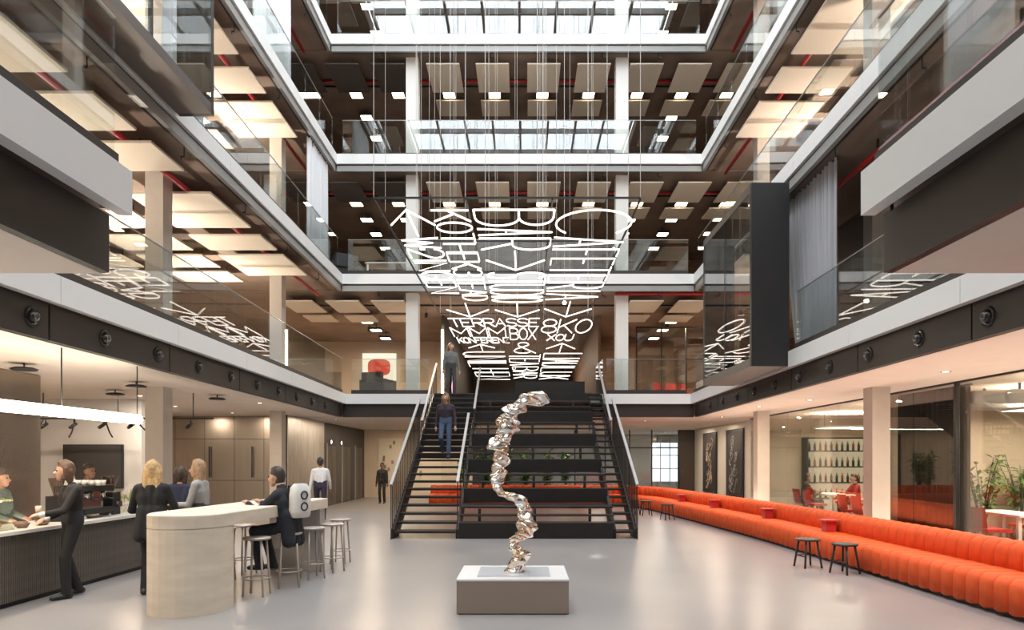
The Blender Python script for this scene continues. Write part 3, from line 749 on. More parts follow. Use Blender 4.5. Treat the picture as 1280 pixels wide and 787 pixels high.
# projecting glass boxes and gallery curtains
def glass_box(sd, n, x_in, y0, y1, label):
    z0 = FL(n) - .28; z1 = FL(n + 1) - .55; xe = edge(sd, n, (y0 + y1) / 2) - sd * .02
    t = thing('glass_bay', label, 'glass bay', ((x_in + xe) / 2, (y0 + y1) / 2, z0))
    o = Vector(t.location)
    def bx(nm, m, a, b, c, d, e, f):
        return MB().box(min(a, b) - o.x, max(a, b) - o.x, c - o.y, d - o.y, e - o.z, f - o.z).build(nm, m, t)
    fr = .16
    bx('near_end_panel', M_black, x_in, xe, y0, y0 + .1, z0, z1); bx('far_end_panel', M_black, x_in, xe, y1 - .1, y1, z0, z1)
    bx('bottom_frame', mat('bay_frame', (.10, .085, .075), .45), x_in, xe, y0 + .1, y1 - .1, z0, z0 + fr); bx('top_frame', mat('bay_frame', (.10, .085, .075), .45), x_in, xe, y0 + .1, y1 - .1, z1 - fr, z1)
    k = max(2, round((y1 - y0) / 1.7))
    for a, b in run_pieces(y0 + .1, y1 - .1, (y1 - y0 - .2) / k, .02): bx('glass_pane', M_glass, x_in, x_in + sd * .02, a, b, z0 + fr, z1 - fr)
    for q in range(1, k):
        y = y0 + .1 + (y1 - y0 - .2) * q / k; bx('mullion', M_black, x_in, x_in + sd * .05, y - .02, y + .02, z0 + fr, z1 - fr)
    return t
glass_box(1, 1, 4.33, 12.9, 16.35, 'black framed glass bay jutting out of the first gallery above the sofa')
glass_box(-1, 2, -4.98, 5.6, 10.95, 'black framed glass bay jutting out of the second gallery above the coffee bar')
curtain(edge(1, 1, 12.3) + .45, 11.8, edge(1, 1, 12.3) + .45, 14.0, FL(1), 6.95, M_curtain, 'grey curtain beside the black glass bay on the first gallery', gather=.5, amp=.07)
structure('wall_studio', MB().box(7.2, 7.3, 9.5, 17.2, FL(1), 7.0), M_wall_dark, 'dark wall behind the grey curtain on the first gallery', 'wall')
curtain(edge(-1, 2, 12) - .35, 11.2, edge(-1, 2, 12) - .35, 12.6, FL(2), 10.7, M_curtain_white, 'white curtain next to the glass bay on the second gallery')
curtain(edge(-1, 2, 19) - .35, 18.9, edge(-1, 2, 20) - .35, 20.8, FL(2), 10.7, M_curtain_white, 'white curtain at the corner of the second gallery above the stair')
curtain(edge(-1, 3, 16) - .35, 15.6, edge(-1, 3, 16) - .35, 18.0, FL(3), 14.4, M_curtain_white, 'white curtain on the third gallery over the coffee bar')
curtain(edge(1, 2, 8) + .5, 5.2, edge(1, 2, 8) + .5, 7.6, FL(2), 10.7, M_curtain, 'grey curtain on the second gallery above the sofa')
t = thing('ceiling_light_panel', 'square glowing light panel under the soffit above the grey curtain', 'ceiling lamp', (6.0, 7.9, 10.35))
MB().box(-.5, .5, -.45, .45, 0, .06).build('housing', M_white, t); MB().box(-.46, .46, -.41, .41, -.01, 0).build('diffuser', emit_mat('warm_panel', (1, .92, .66), 1.6), t); MB().bar((0, 0, .05), (0, 0, .4), .02).build('hanger', M_black, t)
# office furniture seen on the second gallery
t = thing('office_monitor', 'black office monitor on the desk of the second gallery', 'monitor', (-4.3, 22.9, FL(2) + .74))
MB().box(-.35, .35, 0, .04, .12, .55).build('display', M_black, t); MB().box(-.03, .03, 0, .05, .02, .15).build('stand', M_black, t); MB().box(-.12, .12, -.08, .12, 0, .02).build('foot', M_black, t)
make_table('white desk behind the balustrade of the second gallery', (-4.5, 22.9, FL(2)), L=1.5, W=.75, rot=PI / 2)
for p, r, lb in (((-5.9, 22.4, FL(2)), .5, 'black lounge chair behind the balustrade of the second gallery'),):
    black_armchair(lb, p, r)

# ------------------------------------------------------------------ the black stair with seating tiers
SX0, SX1, SXM = -2.80, 2.42, -1.42
SY0 = 14.6; NR = 22; RISE = FL(1) / NR; TRD = (YB + .08 - SY0) / NR
st = thing('staircase', 'wide black open-riser staircase with seating tiers up to the first gallery', 'staircase', (0, SY0, 0))
def sb(nm, m, a, b, c, d, e, f, parent=None): return MB().box(a, b, c, d, e, f).build(nm, m, parent or st)
M_nose = mat('worn_tread_edge', (0.10, 0.095, 0.09), 0.35, metal=0.4)  # tread edges paler than the stair steel
for i in range(NR):
    z = RISE * (i + 1); y = TRD * i
    t_ = sb('tread', M_stair, SX0 + .04, SXM - .04, y, y + TRD + .02, z - .055, z)
    MB().box(SX0 + .05, SXM - .05, y - .006, y, z - .016, z - .001).build('tread_nosing', M_nose, t_)
    # narrow steps at the outer end of the tiers
    t_ = sb('tread', M_stair, 1.98, SX1 - .03, y, y + TRD + .02, z - .055, z)
    MB().box(1.99, SX1 - .04, y - .006, y, z - .016, z - .001).build('tread_nosing', M_nose, t_)
    if i >= 10: sb('riser', M_stair, SX0 + .05, SXM - .05, y + .03, y + .045, z - RISE * .86, z - .055)
for k in range(6):       # seating tiers: four risers each, the lower half boarded, the upper half open
    z = RISE * 4 * k; y = TRD * 4 * k; zt = min(z + RISE * 4, FL(1)); dp = min(TRD * 4, TRD * NR - y)
    sb('tier_front', M_stair, SXM + .04, 1.96, y, y + .05, z + (0 if k == 0 else .02), min(z + RISE * 2, zt) - .03)
    if k < 5:
        t_ = sb('tier_slat', M_stair, SXM + .04, 1.96, y, y + .26, z + RISE * 2 - .03, z + RISE * 2 + .01)
        MB().box(SXM + .05, 1.95, y - .006, y, z + RISE * 2 - .006, z + RISE * 2 + .01).build('tread_nosing', M_nose, t_)
        t_ = sb('tier_slat', M_stair, SXM + .04, 1.96, y + .1, y + .30, z + RISE * 3 - .04, z + RISE * 3)
        MB().box(SXM + .05, 1.95, y + .094, y + .1, z + RISE * 3 - .016, z + RISE * 3).build('tread_nosing', M_nose, t_)
    t_ = sb('tier_seat', M_stair, SXM + .04, 1.96, y + .3, y + dp + .02, zt - .05, zt)
    MB().box(SXM + .05, 1.95, y + .294, y + .3, zt - .016, zt).build('tread_nosing', M_nose, t_)
    for x in (-.95, .25, 1.45): sb('tier_bracket', M_black, x - .03, x + .03, y + .18, y + .24, z + RISE * 2, zt - .05)
L = TRD * NR
def stringer(x, w=.06, d0=.16, d1=.26):
    mb = MB(); a = [(0, 0), (0, .20), (L, FL(1) + .02), (L, FL(1) - d1 - .2), (.55, 0)]
    mb._add([(x - w / 2, y, z) for y, z in a] + [(x + w / 2, y, z) for y, z in a],
            [(0, 1, 2, 3, 4), (9, 8, 7, 6, 5)] + [(i, i + 5, (i + 1) % 5 + 5, (i + 1) % 5) for i in range(5)])
    mb.build('stringer', M_stair, st)
for x in (SX0, SXM, 1.97, SX1): stringer(x)
SL = FL(1) / L
def guard(x, y0, y1, h=.95, panel=True, rail=True):
    z0, z1 = SL * y0, SL * y1
    if panel:
        mb = MB(); w = .03
        a = [(y0, z0 + .1), (y0, z0 + h), (y1, z1 + h), (y1, z1 + .1)]
        mb._add([(x - w / 2, y, z) for y, z in a] + [(x + w / 2, y, z) for y, z in a],
                [(0, 1, 2, 3), (7, 6, 5, 4)] + [(i, i + 4, (i + 1) % 4 + 4, (i + 1) % 4) for i in range(4)])
        mb.build('guard_panel', M_stair, st)
    MB().bar((x, y0, z0 + h), (x, y1, z1 + h), .055, .035).build('handrail', M_rail, st)
def rail_run(x, y0, z0, y1, z1, posts, to_stair=True):
    h = MB().bar((x, y0, z0), (x, y1, z1), .06, .04).build('handrail', M_rail, st)
    for k in range(posts):
        f = k / (posts - 1); y = y0 + (y1 - y0) * f; z = z0 + (z1 - z0) * f
        MB().bar((x, y, max(0, SL * max(0, min(y, L)) - .1)), (x, y, z), .018).build('baluster', M_stair, st)
for x in (SX0, SX1):
    rail_run(x, -.2, 1.16, 3.8, 3.34, 26)
    rail_run(x * .985, 3.9, 2.75, L + .3, 4.75, 12)
rail_run(SXM, .1, 1.22, 3.1, 2.90, 5)
rail_run(SXM + .06, 4.3, 3.10, L + .2, 4.60, 5)
# low dark bench and glass cheek at the top of the tiers
t = thing('landing_bench', 'low dark bench back at the head of the seating tiers', 'bench', (.85, 21.75, FL(1)))
MB().box(-1.1, 1.1, -.2, -.12, 0, .42).build('back_panel', M_stair, t); MB().box(-1.1, 1.1, -.12, .35, .34, .40).build('seat', M_stair, t)
for x in (-1.0, 1.0): MB().box(x - .03, x + .03, -.1, .33, 0, .34).build('leg', M_black, t)
t = thing('glass_cheek', 'small pale glass cheek panel beside the head of the stair', 'balustrade', (2.50, 21.7, FL(1)))
MB().box(-.012, .012, -.3, 1.6, .03, 1.1).build('glass_pane', M_glass, t); MB().box(-.03, .03, -.3, 1.6, 0, .05).build('base_channel', M_dark, t)

# ------------------------------------------------------------------ sculpture on its plinth
px0, px1, py0, py1 = -.73, .50, 7.45, 8.43
pl = thing('sculpture_plinth', 'low brown plinth with a white top under the polished sculpture', 'plinth', ((px0 + px1) / 2, (py0 + py1) / 2, 0))
hw, hd = (px1 - px0) / 2, (py1 - py0) / 2
MB().box(-hw, hw, -hd, hd, .012, .366).build('body', mat('plinth_brown', (0.27, 0.215, 0.175), 0.55), pl)
MB().box(-hw - .004, hw + .004, -hd - .004, hd + .004, .366, .386).build('top_board', mat('plinth_top', (0.68, 0.67, 0.66), 0.4), pl)
MB().box(-hw + .02, hw - .02, -hd + .02, hd - .02, 0, .012).build('recess', M_black, pl)
MB().box(-.40, .42, -.32, .32, .386, .398).build('base_plate', mat('plinth_plate', (0.60, 0.60, 0.61), 0.2), pl)
spine = [(205, 742, 37, 1), (205, 722, 42, 1), (203, 700, 36, 1), (212, 685, 28, 1), (222, 668, 40, 1), (215, 652, 30, 1), (196, 640, 26, 1), (200, 622, 24, 1), (214, 606, 34, 1),
         (232, 592, 40, 1), (246, 570, 44, 1), (250, 548, 40, 1), (246, 528, 42, 1), (236, 508, 30, 1), (238, 488, 26, 1), (222, 462, 27, 1), (196, 444, 25, 1), (165, 436, 22, 1), (140, 420, 24, 1),
         (130, 398, 26, 1), (132, 376, 30, 1), (136, 352, 34, 1), (134, 332, 36, 1), (142, 312, 34, 1), (150, 290, 36, 1), (148, 268, 28, 1), (140, 252, 42, 1), (132, 236, 46, 1), (150, 214, 40, 1),
         (166, 192, 46, 1), (170, 172, 50, 1), (176, 150, 46, 1), (180, 132, 48, 1), (186, 112, 34, 1), (196, 96, 46, 1), (215, 82, 42, 1), (240, 68, 44, 1), (268, 58, 46, 1), (300, 52, 42, 1), (330, 48, 20, 1)]
sc_ = .3175 / 108.0
pts = [Vector(((580 + x * .3175 - 654) / 108.0, 0, 1.7 + (574 - (480 + y * .3175)) / 108.0)) for x, y, r, _ in spine]
rad = [r * sc_ * .80 for *_, r, _1 in spine]
rows = []
NS = 28
def cr(vals, f):
    i = int(f); u = f - i; n = len(vals) - 1
    p0, p1, p2, p3 = (vals[max(0, min(n, i + k - 1))] for k in range(4))
    return p0 * (-.5 * u + u * u - .5 * u ** 3) + p1 * (1 - 2.5 * u * u + 1.5 * u ** 3) + p2 * (.5 * u + 2 * u * u - 1.5 * u ** 3) + p3 * (-.5 * u * u + .5 * u ** 3)
SPN = len(pts) - 1; sub = 7
dsc = [random.Random(i * 13 + 5).uniform(-1, 1) for i in range(200)]
for i in range(SPN * sub + 1):
    f = min(i / sub, SPN - 1e-4)
    p = cr(pts, f); r = cr(rad, f)
    d = (cr(pts, min(f + .2, SPN - 1e-4)) - cr(pts, max(f - .2, 0))).normalized()
    d = (d + Vector((0, 0, 1.1))).normalized() if f < SPN - 6 else (d * .5 + Vector((0, 0, 1))).normalized()
    # flattened, tilted discs threaded on a wandering spine
    a = Vector((1, 0, 0)); a = (a - d * a.dot(d)).normalized(); b = d.cross(a)
    row = []
    for j in range(NS):
        t_ = 2 * PI * j / NS
        w = 1 + .16 * math.sin(2 * t_ + f * 1.9) + .10 * math.sin(3 * t_ - f * 2.7) + .13 * math.sin(f * 6.1 + t_)
        lift = r * (.48 * math.sin(t_ + f * .9 + 1) + .16 * math.sin(2 * t_ + f * 3.1))
        row.append(tuple(p + (a * math.cos(t_) + b * math.sin(t_)) * r * w + d * lift))
    rows.append(row)
mb = MB()
zmin = min(q[2] for q in rows[0] + rows[3] + rows[6])
mb.grid(rows, closed=True)
mb._add(rows[-1], [tuple(range(NS))], True); mb._add(rows[0], [tuple(range(NS))[::-1]], True)
lowest = min(v[2] for v in mb.v)
mb.v = [(x, y, max(z, .40)) for x, y, z in mb.v]
M_sculpt = bpy.data.materials.new('polished_bronze_steel'); M_sculpt.use_nodes = True
nt = M_sculpt.node_tree; b_ = nt.nodes['Principled BSDF']; b_.inputs['Metallic'].default_value = 1; b_.inputs['Roughness'].default_value = .045
tc = nt.nodes.new('ShaderNodeTexCoord'); nz = nt.nodes.new('ShaderNodeTexNoise'); nz.inputs['Scale'].default_value = 3.0
rp = nt.nodes.new('ShaderNodeValToRGB'); rp.color_ramp.elements[0].color = (.80, .62, .46, 1); rp.color_ramp.elements[1].color = (.90, .88, .86, 1)
rp.color_ramp.elements[0].position = .42; rp.color_ramp.elements[1].position = .56
nt.links.new(tc.outputs['Object'], nz.inputs['Vector']); nt.links.new(nz.outputs['Fac'], rp.inputs[0]); nt.links.new(rp.outputs[0], b_.inputs['Base Color'])
scu = thing('sculpture', 'tall twisting mirror-polished sculpture of stacked rippling discs on the plinth', 'sculpture', (-.05, 7.9, .398))
mb.v = [(x + .05, y, z - .398) for x, y, z in mb.v]
mb.build('rippled_column', M_sculpt, scu)
MB().lathe(-.07, 0, [(0, 0), (.11, 0), (.10, .02), (.06, .05), (0, .05)], 20).build('foot', M_sculpt, scu)

# ------------------------------------------------------------------ long channel-tufted sofa
path = [(5.24, 3.0), (5.2, 6.0), (5.08, 10.0), (4.98, 13.8), (4.74, 17.0), (4.5, 19.6), (4.33, 21.6), (4.16, 23.0), (3.80, 24.1), (3.15, 24.75), (2.3, 24.95), (0, 25.0), (-3.7, 25.0)]
def resample(path, step):
    P = [Vector((x, y, 0)) for x, y in path]; out = []
    dense = []
    for i in range(len(P) - 1):
        for k in range(12):
            u = k / 12; p0, p1, p2, p3 = P[max(0, i - 1)], P[i], P[i + 1], P[min(len(P) - 1, i + 2)]
            dense.append(p0 * (-.5 * u + u * u - .5 * u ** 3) + p1 * (1 - 2.5 * u * u + 1.5 * u ** 3) + p2 * (.5 * u + 2 * u * u - 1.5 * u ** 3) + p3 * (-.5 * u * u + .5 * u ** 3))
    dense.append(P[-1]); acc = 0; out = [dense[0]]
    for a, b in zip(dense, dense[1:]):
        d = (b - a).length
        while acc + d >= step:
            u = (step - acc) / d; a = a.lerp(b, u); out.append(a); d = (b - a).length; acc = 0
        acc += d
    return out
STEP = .225
sp = resample(path, STEP)
def channel_mesh(prof, w, name, m):
    """one upholstered channel: profile (depth, height) swept over width w with a bulging middle"""
    mb = MB(); rows = []
    cx = sum(p[0] for p in prof) / len(prof); cz = sum(p[1] for p in prof) / len(prof)
    for u, k in ((-.5, .80), (-.475, .89), (-.38, .965), (0, 1.012), (.38, .965), (.475, .89), (.5, .80)):
        rows.append([(cx + (x - cx) * k, u * w, max(.0, cz + (z - cz) * k)) for x, z in prof])
    mb.grid(rows, closed=True); n = len(prof)
    mb._add(rows[0], [tuple(range(n))], False); mb._add(rows[-1], [tuple(range(n))[::-1]], False)
    return mb.mesh(name, m)
def rprof(x0, x1, z0, z1, rf, rb):
    out = [(x0, z0), (x0, z1 - rf)]
    out += [(x0 + rf - rf * math.cos(a), z1 - rf + rf * math.sin(a)) for a in (PI / 8, PI / 4, 3 * PI / 8)]
    out += [(x0 + rf, z1), (x1 - rb, z1)]
    out += [(x1 - rb + rb * math.sin(a), z1 - rb + rb * math.cos(a)) for a in (PI / 4,)]
    out += [(x1, z1 - rb), (x1, z0)]
    return out
seat_me = channel_mesh(rprof(0, .62, .05, .43, .11, .03), STEP * .998, 'seat_channel', M_orange)
back_me = channel_mesh(rprof(.52, .90, .30, .74, .14, .12), STEP * 1.0, 'back_channel', M_orange)
sofa = thing('channel_sofa', 'very long orange-red channel-tufted sofa curving behind the staircase', 'sofa', (sp[0].x, sp[0].y, 0))
kick = MB()
for a, b in zip(sp, sp[1:]):
    c = (a + b) / 2; d = (b - a).normalized(); ang = math.atan2(d.y, d.x) - PI / 2
    n_ = Vector((d.y, -d.x, 0))      # away from the hall
    o = c - Vector(sofa.location)
    inst(seat_me, 'seat_channel', (o.x, o.y, 0), sofa, ang); inst(back_me, 'back_channel', (o.x, o.y, 0), sofa, ang)
    q0 = a + n_ * .08 - Vector(sofa.location); q1 = b + n_ * .08 - Vector(sofa.location); q2 = b + n_ * .85 - Vector(sofa.location); q3 = a + n_ * .85 - Vector(sofa.location)
    kick.prism([(q0.x, q0.y), (q1.x, q1.y), (q2.x, q2.y), (q3.x, q3.y)], 0, .06)
kick.build('plinth_base', M_black, sofa)
# little red tables resting on the seat
def sofa_table(y, label):
    i = min(range(len(sp)), key=lambda k: abs(sp[k].y - y) + (100 if sp[k].x < 4 else 0))
    p = sp[i]; d = (sp[i + 1] - sp[i - 1]).normalized(); n_ = Vector((d.y, -d.x, 0)); c = p + n_ * .36
    t = thing('sofa_table', label, 'side table', (c.x, c.y, .436), math.atan2(d.y, d.x) - PI / 2, 'small red tables on the sofa seat')
    MB().box(-.13, .13, -.14, .14, .185, .205).build('table_top', M_red, t); MB().box(-.09, .09, -.085, .085, 0, .185).build('pedestal', M_red, t)
for y, lb in ((11.95, 'small red block table on the sofa behind the pair of dark stools'), (14.6, 'small red block table on the sofa under the black glass bay'), (17.9, 'small red block table on the sofa near the stair'), (20.6, 'small red block table on the sofa by the picture wall')):
    sofa_table(y, lb)

# ------------------------------------------------------------------ stools
def stool(label, loc, h, r, m_seat, m_leg, rot=0, group=None, ring=True, splay=.05, lr=.016):
    t = thing('bar_stool' if h > .6 else 'low_stool', label, 'stool', loc, rot, group)
    MB().lathe(0, 0, [(0, h - .03), (r * .93, h - .03), (r, h - .015), (r * .95, h), (r * .6, h - .004), (0, h - .008)], 20).build('seat', m_seat, t)
    for k in range(4):
        a = PI / 4 + k * PI / 2; ca, sa = math.cos(a), math.sin(a)
        MB().tube([((r * .72) * ca, (r * .72) * sa, h - .03), ((r * .72 + splay) * ca, (r * .72 + splay) * sa, 0)], [lr, lr * .85], 8).build('leg', m_leg, t)
    if ring:
        f = .30; rr = r * .72 + splay * (1 - f)
        MB().tube([(rr * math.cos(2 * PI * k / 20), rr * math.sin(2 * PI * k / 20), h * f) for k in range(20)], .009, 6, closed=True).build('foot_ring', m_leg, t)
    else:
        for k in range(2):
            a = PI / 4 + k * PI / 2; q = r * .72 + splay * .6
            MB().tube([(q * math.cos(a), q * math.sin(a), h * .4), (q * math.cos(a + PI / 2), q * math.sin(a + PI / 2), h * .4)], .009, 6).build('stretcher', m_leg, t)
    return t
stool('dark round low stool pulled up to the sofa, its twin closer to the stair', (4.50, 10.75, 0), .45, .19, M_wood_dark, M_wood_dark, .2, None, False, .07, .018)
stool('dark round low stool beside its twin, closer to the entrance end', (4.80, 10.15, 0), .45, .19, M_wood_dark, M_wood_dark, .5, None, False, .07, .018)
stool('dark round low stool beyond the stair foot near the sofa', (4.05, 19.1, 0), .45, .19, M_wood_dark, M_wood_dark, .3, None, False, .07, .018)
stool('dark round low stool closest to the curve of the sofa', (3.72, 20.6, 0), .45, .19, M_wood_dark, M_wood_dark, .1, None, False, .07, .018)
stool('dark round low stool between the stair and the curve of the sofa', (3.42, 21.1, 0), .45, .19, M_wood_dark, M_wood_dark, .9, None, False, .07, .018)
M_stool = mat('silvered_oak', (0.46, 0.40, 0.35), 0.35, metal=0.25, var=0.1, scale=8)
for k, (x, y, lb) in enumerate(((-3.34, 8.52, 'pale four-legged bar stool at the rounded end of the bar'), (-3.13, 9.08, 'pale bar stool under the seated man in the dark coat'), (-3.02, 9.75, 'pale bar stool behind the seated man with the backpack'),
                                (-2.90, 10.33, 'pale bar stool at the far corner of the bar'), (-3.0, 11.15, 'pale bar stool standing free past the end of the bar'),
                                (-4.33, 9.15, 'pale bar stool on the counter side of the bar, by the rounded end'), (-4.25, 9.65, 'pale bar stool on the counter side of the bar, in the middle'), (-4.17, 10.15, 'pale bar stool on the counter side of the bar, at the far end'))):
    stool(lb, (x, y, 0), .73, .175, M_stool, M_stool, k * .37, 'pale stools around the bar', True, .05, .015)

# ------------------------------------------------------------------ plaster bar with rounded end
bar = thing('standing_bar', 'cream plaster bar with a rounded solid end and a long top', 'bar', (-3.78, 7.7, 0), -.105)
def stadium(w, y0, y1, n=14, round_far=False):
    r = w / 2
    pts = [(r * math.cos(PI + PI * i / n), y0 + r + r * math.sin(PI + PI * i / n)) for i in range(n + 1)]
    if round_far: pts += [(r * math.cos(PI * i / n), y1 - r + r * math.sin(PI * i / n)) for i in range(n + 1)]
    else: pts += [(r, y1), (-r, y1)]
    return pts
def prism_smooth(poly, z0, z1, name, m, parent, bev=.012):
    cx = sum(p[0] for p in poly) / len(poly); cy = sum(p[1] for p in poly) / len(poly)
    def sc(d): return [(x - math.copysign(min(abs(x - cx), d), x - cx), y - math.copysign(min(abs(y - cy), d), y - cy)) for x, y in poly]
    mb = MB(); rows = [[(x, y, z0) for x, y in poly], [(x, y, z1 - bev) for x, y in poly], [(x, y, z1) for x, y in sc(bev)]]
    mb.grid(rows, closed=True, smooth=False); n = len(poly)
    mb._add(rows[-1], [tuple(range(n))]); mb._add(rows[0], [tuple(range(n))[::-1]])
    o = mb.build(name, m, parent); return o
prism_smooth(stadium(.86, -.42, .50, round_far=True), 0, .95, 'rounded_base', M_plaster, bar)
prism_smooth(stadium(.862, -.421, 2.95), .95, 1.10, 'bar_top', M_plaster, bar)
MB().box(-.40, .40, 2.72, 2.90, 0, .95).build('end_leg', mat('bar_leg_grey', (.42, .40, .38), .6), bar)

# ------------------------------------------------------------------ coffee counter
ct = thing('coffee_counter', 'long coffee counter with a ribbed grey front and white top', 'counter', (-5.88, 8.0, 0))
CY0, CY1 = -6.0, 2.75
MB().box(-.72, -.04, CY0, CY1, .06, .83).build('body', M_gapdark, ct)
MB().box(-.66, -.06, CY0, CY1, 0, .06).build('toe_kick', M_black, ct)
MB().box(-.78, .02, CY0, CY1 + .02, .83, .87).build('worktop', mat('white_worktop', (.74, .72, .69), .3), ct)
M_rib = mat('ribbed_grey', (0.17, 0.15, 0.13), 0.35, metal=0.4, var=0.15, scale=10)
rib = MB()
rib._add([(-.04, -.016, .06), (-.012, -.010, .06), (-.012, .010, .06), (-.04, .016, .06), (-.04, -.016, .83), (-.012, -.010, .83), (-.012, .010, .83), (-.04, .016, .83)],
         [(0, 1, 5, 4), (1, 2, 6, 5), (2, 3, 7, 6)])
rib_me = rib.mesh('rib', M_rib)
k = 0; y = CY1 - .02
while k < 110:
    inst(rib_me, 'front_rib', (0, y, 0), ct); y -= .034; k += 1
mb = MB()
while y > CY0 + .02:
    o = len(mb.v); mb.v += [(vx, vy + y, vz) for vx, vy, vz in rib.v]; mb.f += [tuple(i + o for i in f) for f in rib.f]; mb.m += [0] * 3; mb.sm += [False] * 3; y -= .034
o = mb.build('more_ribs', M_rib, ct); o['kind'] = 'stuff'

def on_counter(name, label, cat, x, y, group=None, rot=0): return thing(name, label, cat, (-5.88 + x, y, .87), rot, group)
t = on_counter('espresso_machine', 'chrome and black espresso machine on the coffee counter', 'coffee machine', -.40, 9.75)
MB().box(-.22, .22, -.33, .33, .06, .14).build('drip_tray', M_black, t); MB().box(-.22, .05, -.33, .33, .14, .40).build('body', M_chrome, t); MB().box(-.22, .22, -.33, .33, .38, .46).build('cup_warmer', M_black, t)
for j in (-.18, .18):
    MB().tube([(.14, j, .38), (.14, j, .28)], .035, 12).build('group_head', M_chrome, t); MB().tube([(.14, j, .28), (.30, j, .26)], .014, 8).build('portafilter', M_black, t)
for i in (-.18, .18):
    for j in (-.28, .28): MB().tube([(i, j, 0), (i, j, .06)], .02, 8).build('foot', M_chrome, t)
for k, yy in enumerate((9.15, 10.3)):
    t = on_counter('coffee_grinder', 'black coffee grinder with a clear hopper %s the espresso machine' % ('before' if k == 0 else 'past'), 'coffee grinder', -.38, yy)
    MB().box(-.1, .1, -.1, .1, 0, .34).build('body', M_black, t); MB().lathe(0, 0, [(.05, .34), (.06, .38), (.11, .56), (.11, .58), (0, .58)], 14).build('hopper', glass_mat('smoky_plastic', (.55, .45, .38), .05), t)
    MB().box(.1, .16, -.05, .05, .12, .2).build('spout', M_chrome, t)
cup = MB(); cup.lathe(0, 0, [(0, 0), (.026, 0), (.04, .075), (.036, .075), (.024, .006), (0, .006)], 14); cup_me = cup.mesh('cup', M_paper)
for k in range(10):
    o = inst(cup_me, 'coffee_cup', (-5.88 - .55 + .1 * (k % 5), 9.5 + .11 * (k // 5) + .15, .87 + .46), None)
    tag(o, 'white coffee cup stacked on top of the espresso machine', 'cup', 'cups on the espresso machine')
t = on_counter('display_case', 'small glass case with yellow lit pastries on the coffee counter', 'display case', -.38, 7.75)
for a in ((-.22, -.21, -.3, .3), (.21, .22, -.3, .3), (-.22, .22, -.3, -.29), (-.22, .22, .29, .3)): MB().box(*a, .02, .36).build('glass_pane', M_glass, t)
MB().box(-.22, .22, -.3, .3, .36, .375).build('lid', M_glass, t); MB().box(-.23, .23, -.31, .31, 0, .02).build('tray', M_wood_pale, t)
MB().box(-.15, .15, -.22, .22, .33, .345).build('lamp_strip', emit_mat('case_glow', (1, .75, .3), 6), t)
for k in range(8):
    o = on_counter('pastry', 'golden pastry inside the lit glass case', 'pastry', -.38 + (-.1 + .2 * (k % 2)), 7.75 - .2 + .13 * (k // 2), 'pastries in the glass case'); o.location.z += .02
    mb = MB(); mb.ball((0, 0, .04), .055, 10, (1, 1.1, .75)); mb.build('bun', mat('pastry_gold', (.62, .34, .08), .6), o)
for k, (x, y) in enumerate(((-.2, 8.25), (-.35, 8.42), (-.2, 8.6))):
    t = on_counter('pastry_bowl', 'brown bowl of nuts on the counter beside the glass case', 'bowl', x, y, 'bowls beside the glass case')
    MB().lathe(0, 0, [(0, 0), (.05, 0), (.085, .06), (.078, .06), (.045, .012), (0, .012)], 14).build('bowl', M_pot, t); mb = MB(); mb.ball((0, 0, .035), .065, 10, (1, 1, .35)); mb.build('filling', mat('nuts', (.35, .2, .08), .8), t)
for k, (x, y) in enumerate(((-.25, 10.62), (-.42, 10.66))):
    t = on_counter('flower_jar', 'glass jar of pale green sprigs at the end of the coffee counter', 'plant', x, y, 'jars of sprigs on the coffee counter')
    MB().lathe(0, 0, [(0, 0), (.06, 0), (.06, .14), (.05, .14), (.05, .01), (0, .01)], 12).build('jar', M_glass, t)
    lf = MB(); rr = random.Random(k)
    for q in range(40):
        c = Vector((0, 0, .1)); d = Vector((rr.uniform(-1, 1), rr.uniform(-1, 1), rr.uniform(.8, 2))).normalized() * rr.uniform(.1, .26); s = d.cross(Vector((0, 0, 1))).normalized() * .012
        lf._add([c + d * .6, c + d * .85 + s, c + d * 1.15, c + d * .85 - s], [(0, 1, 2, 3)])
    lf.build('foliage', mat('sprig_green', (.35, .42, .12), .6), t)
# plants and white units seen through the open risers
for k, (x, y) in enumerate(((-2.3, 26.6), (-1.5, 27.4), (-.7, 26.6), (.1, 27.4), (.9, 26.6), (1.7, 27.4))):
    plant('leafy green plant in a row behind the sofa under the stair', (x, y, 0), 2.1, .34, 260, 'plants behind the sofa under the stair', seed=k + 50, leaf=.24)
t = thing('planter_lamp', 'slim lamp bar over the row of plants behind the stair', 'lamp', (-.2, 27.0, 2.9))
MB().box(-2, 2, -.04, .04, 0, .04).build('housing', M_black, t); MB().box(-1.95, 1.95, -.03, .03, -.01, 0).build('diffuser', emit_mat('planter_glow', (1, .95, .85), 30), t)
for x in (-1.5, 1.5): MB().bar((x, 0, .04), (x, 0, .13), .015).build('hanger', M_black, t)

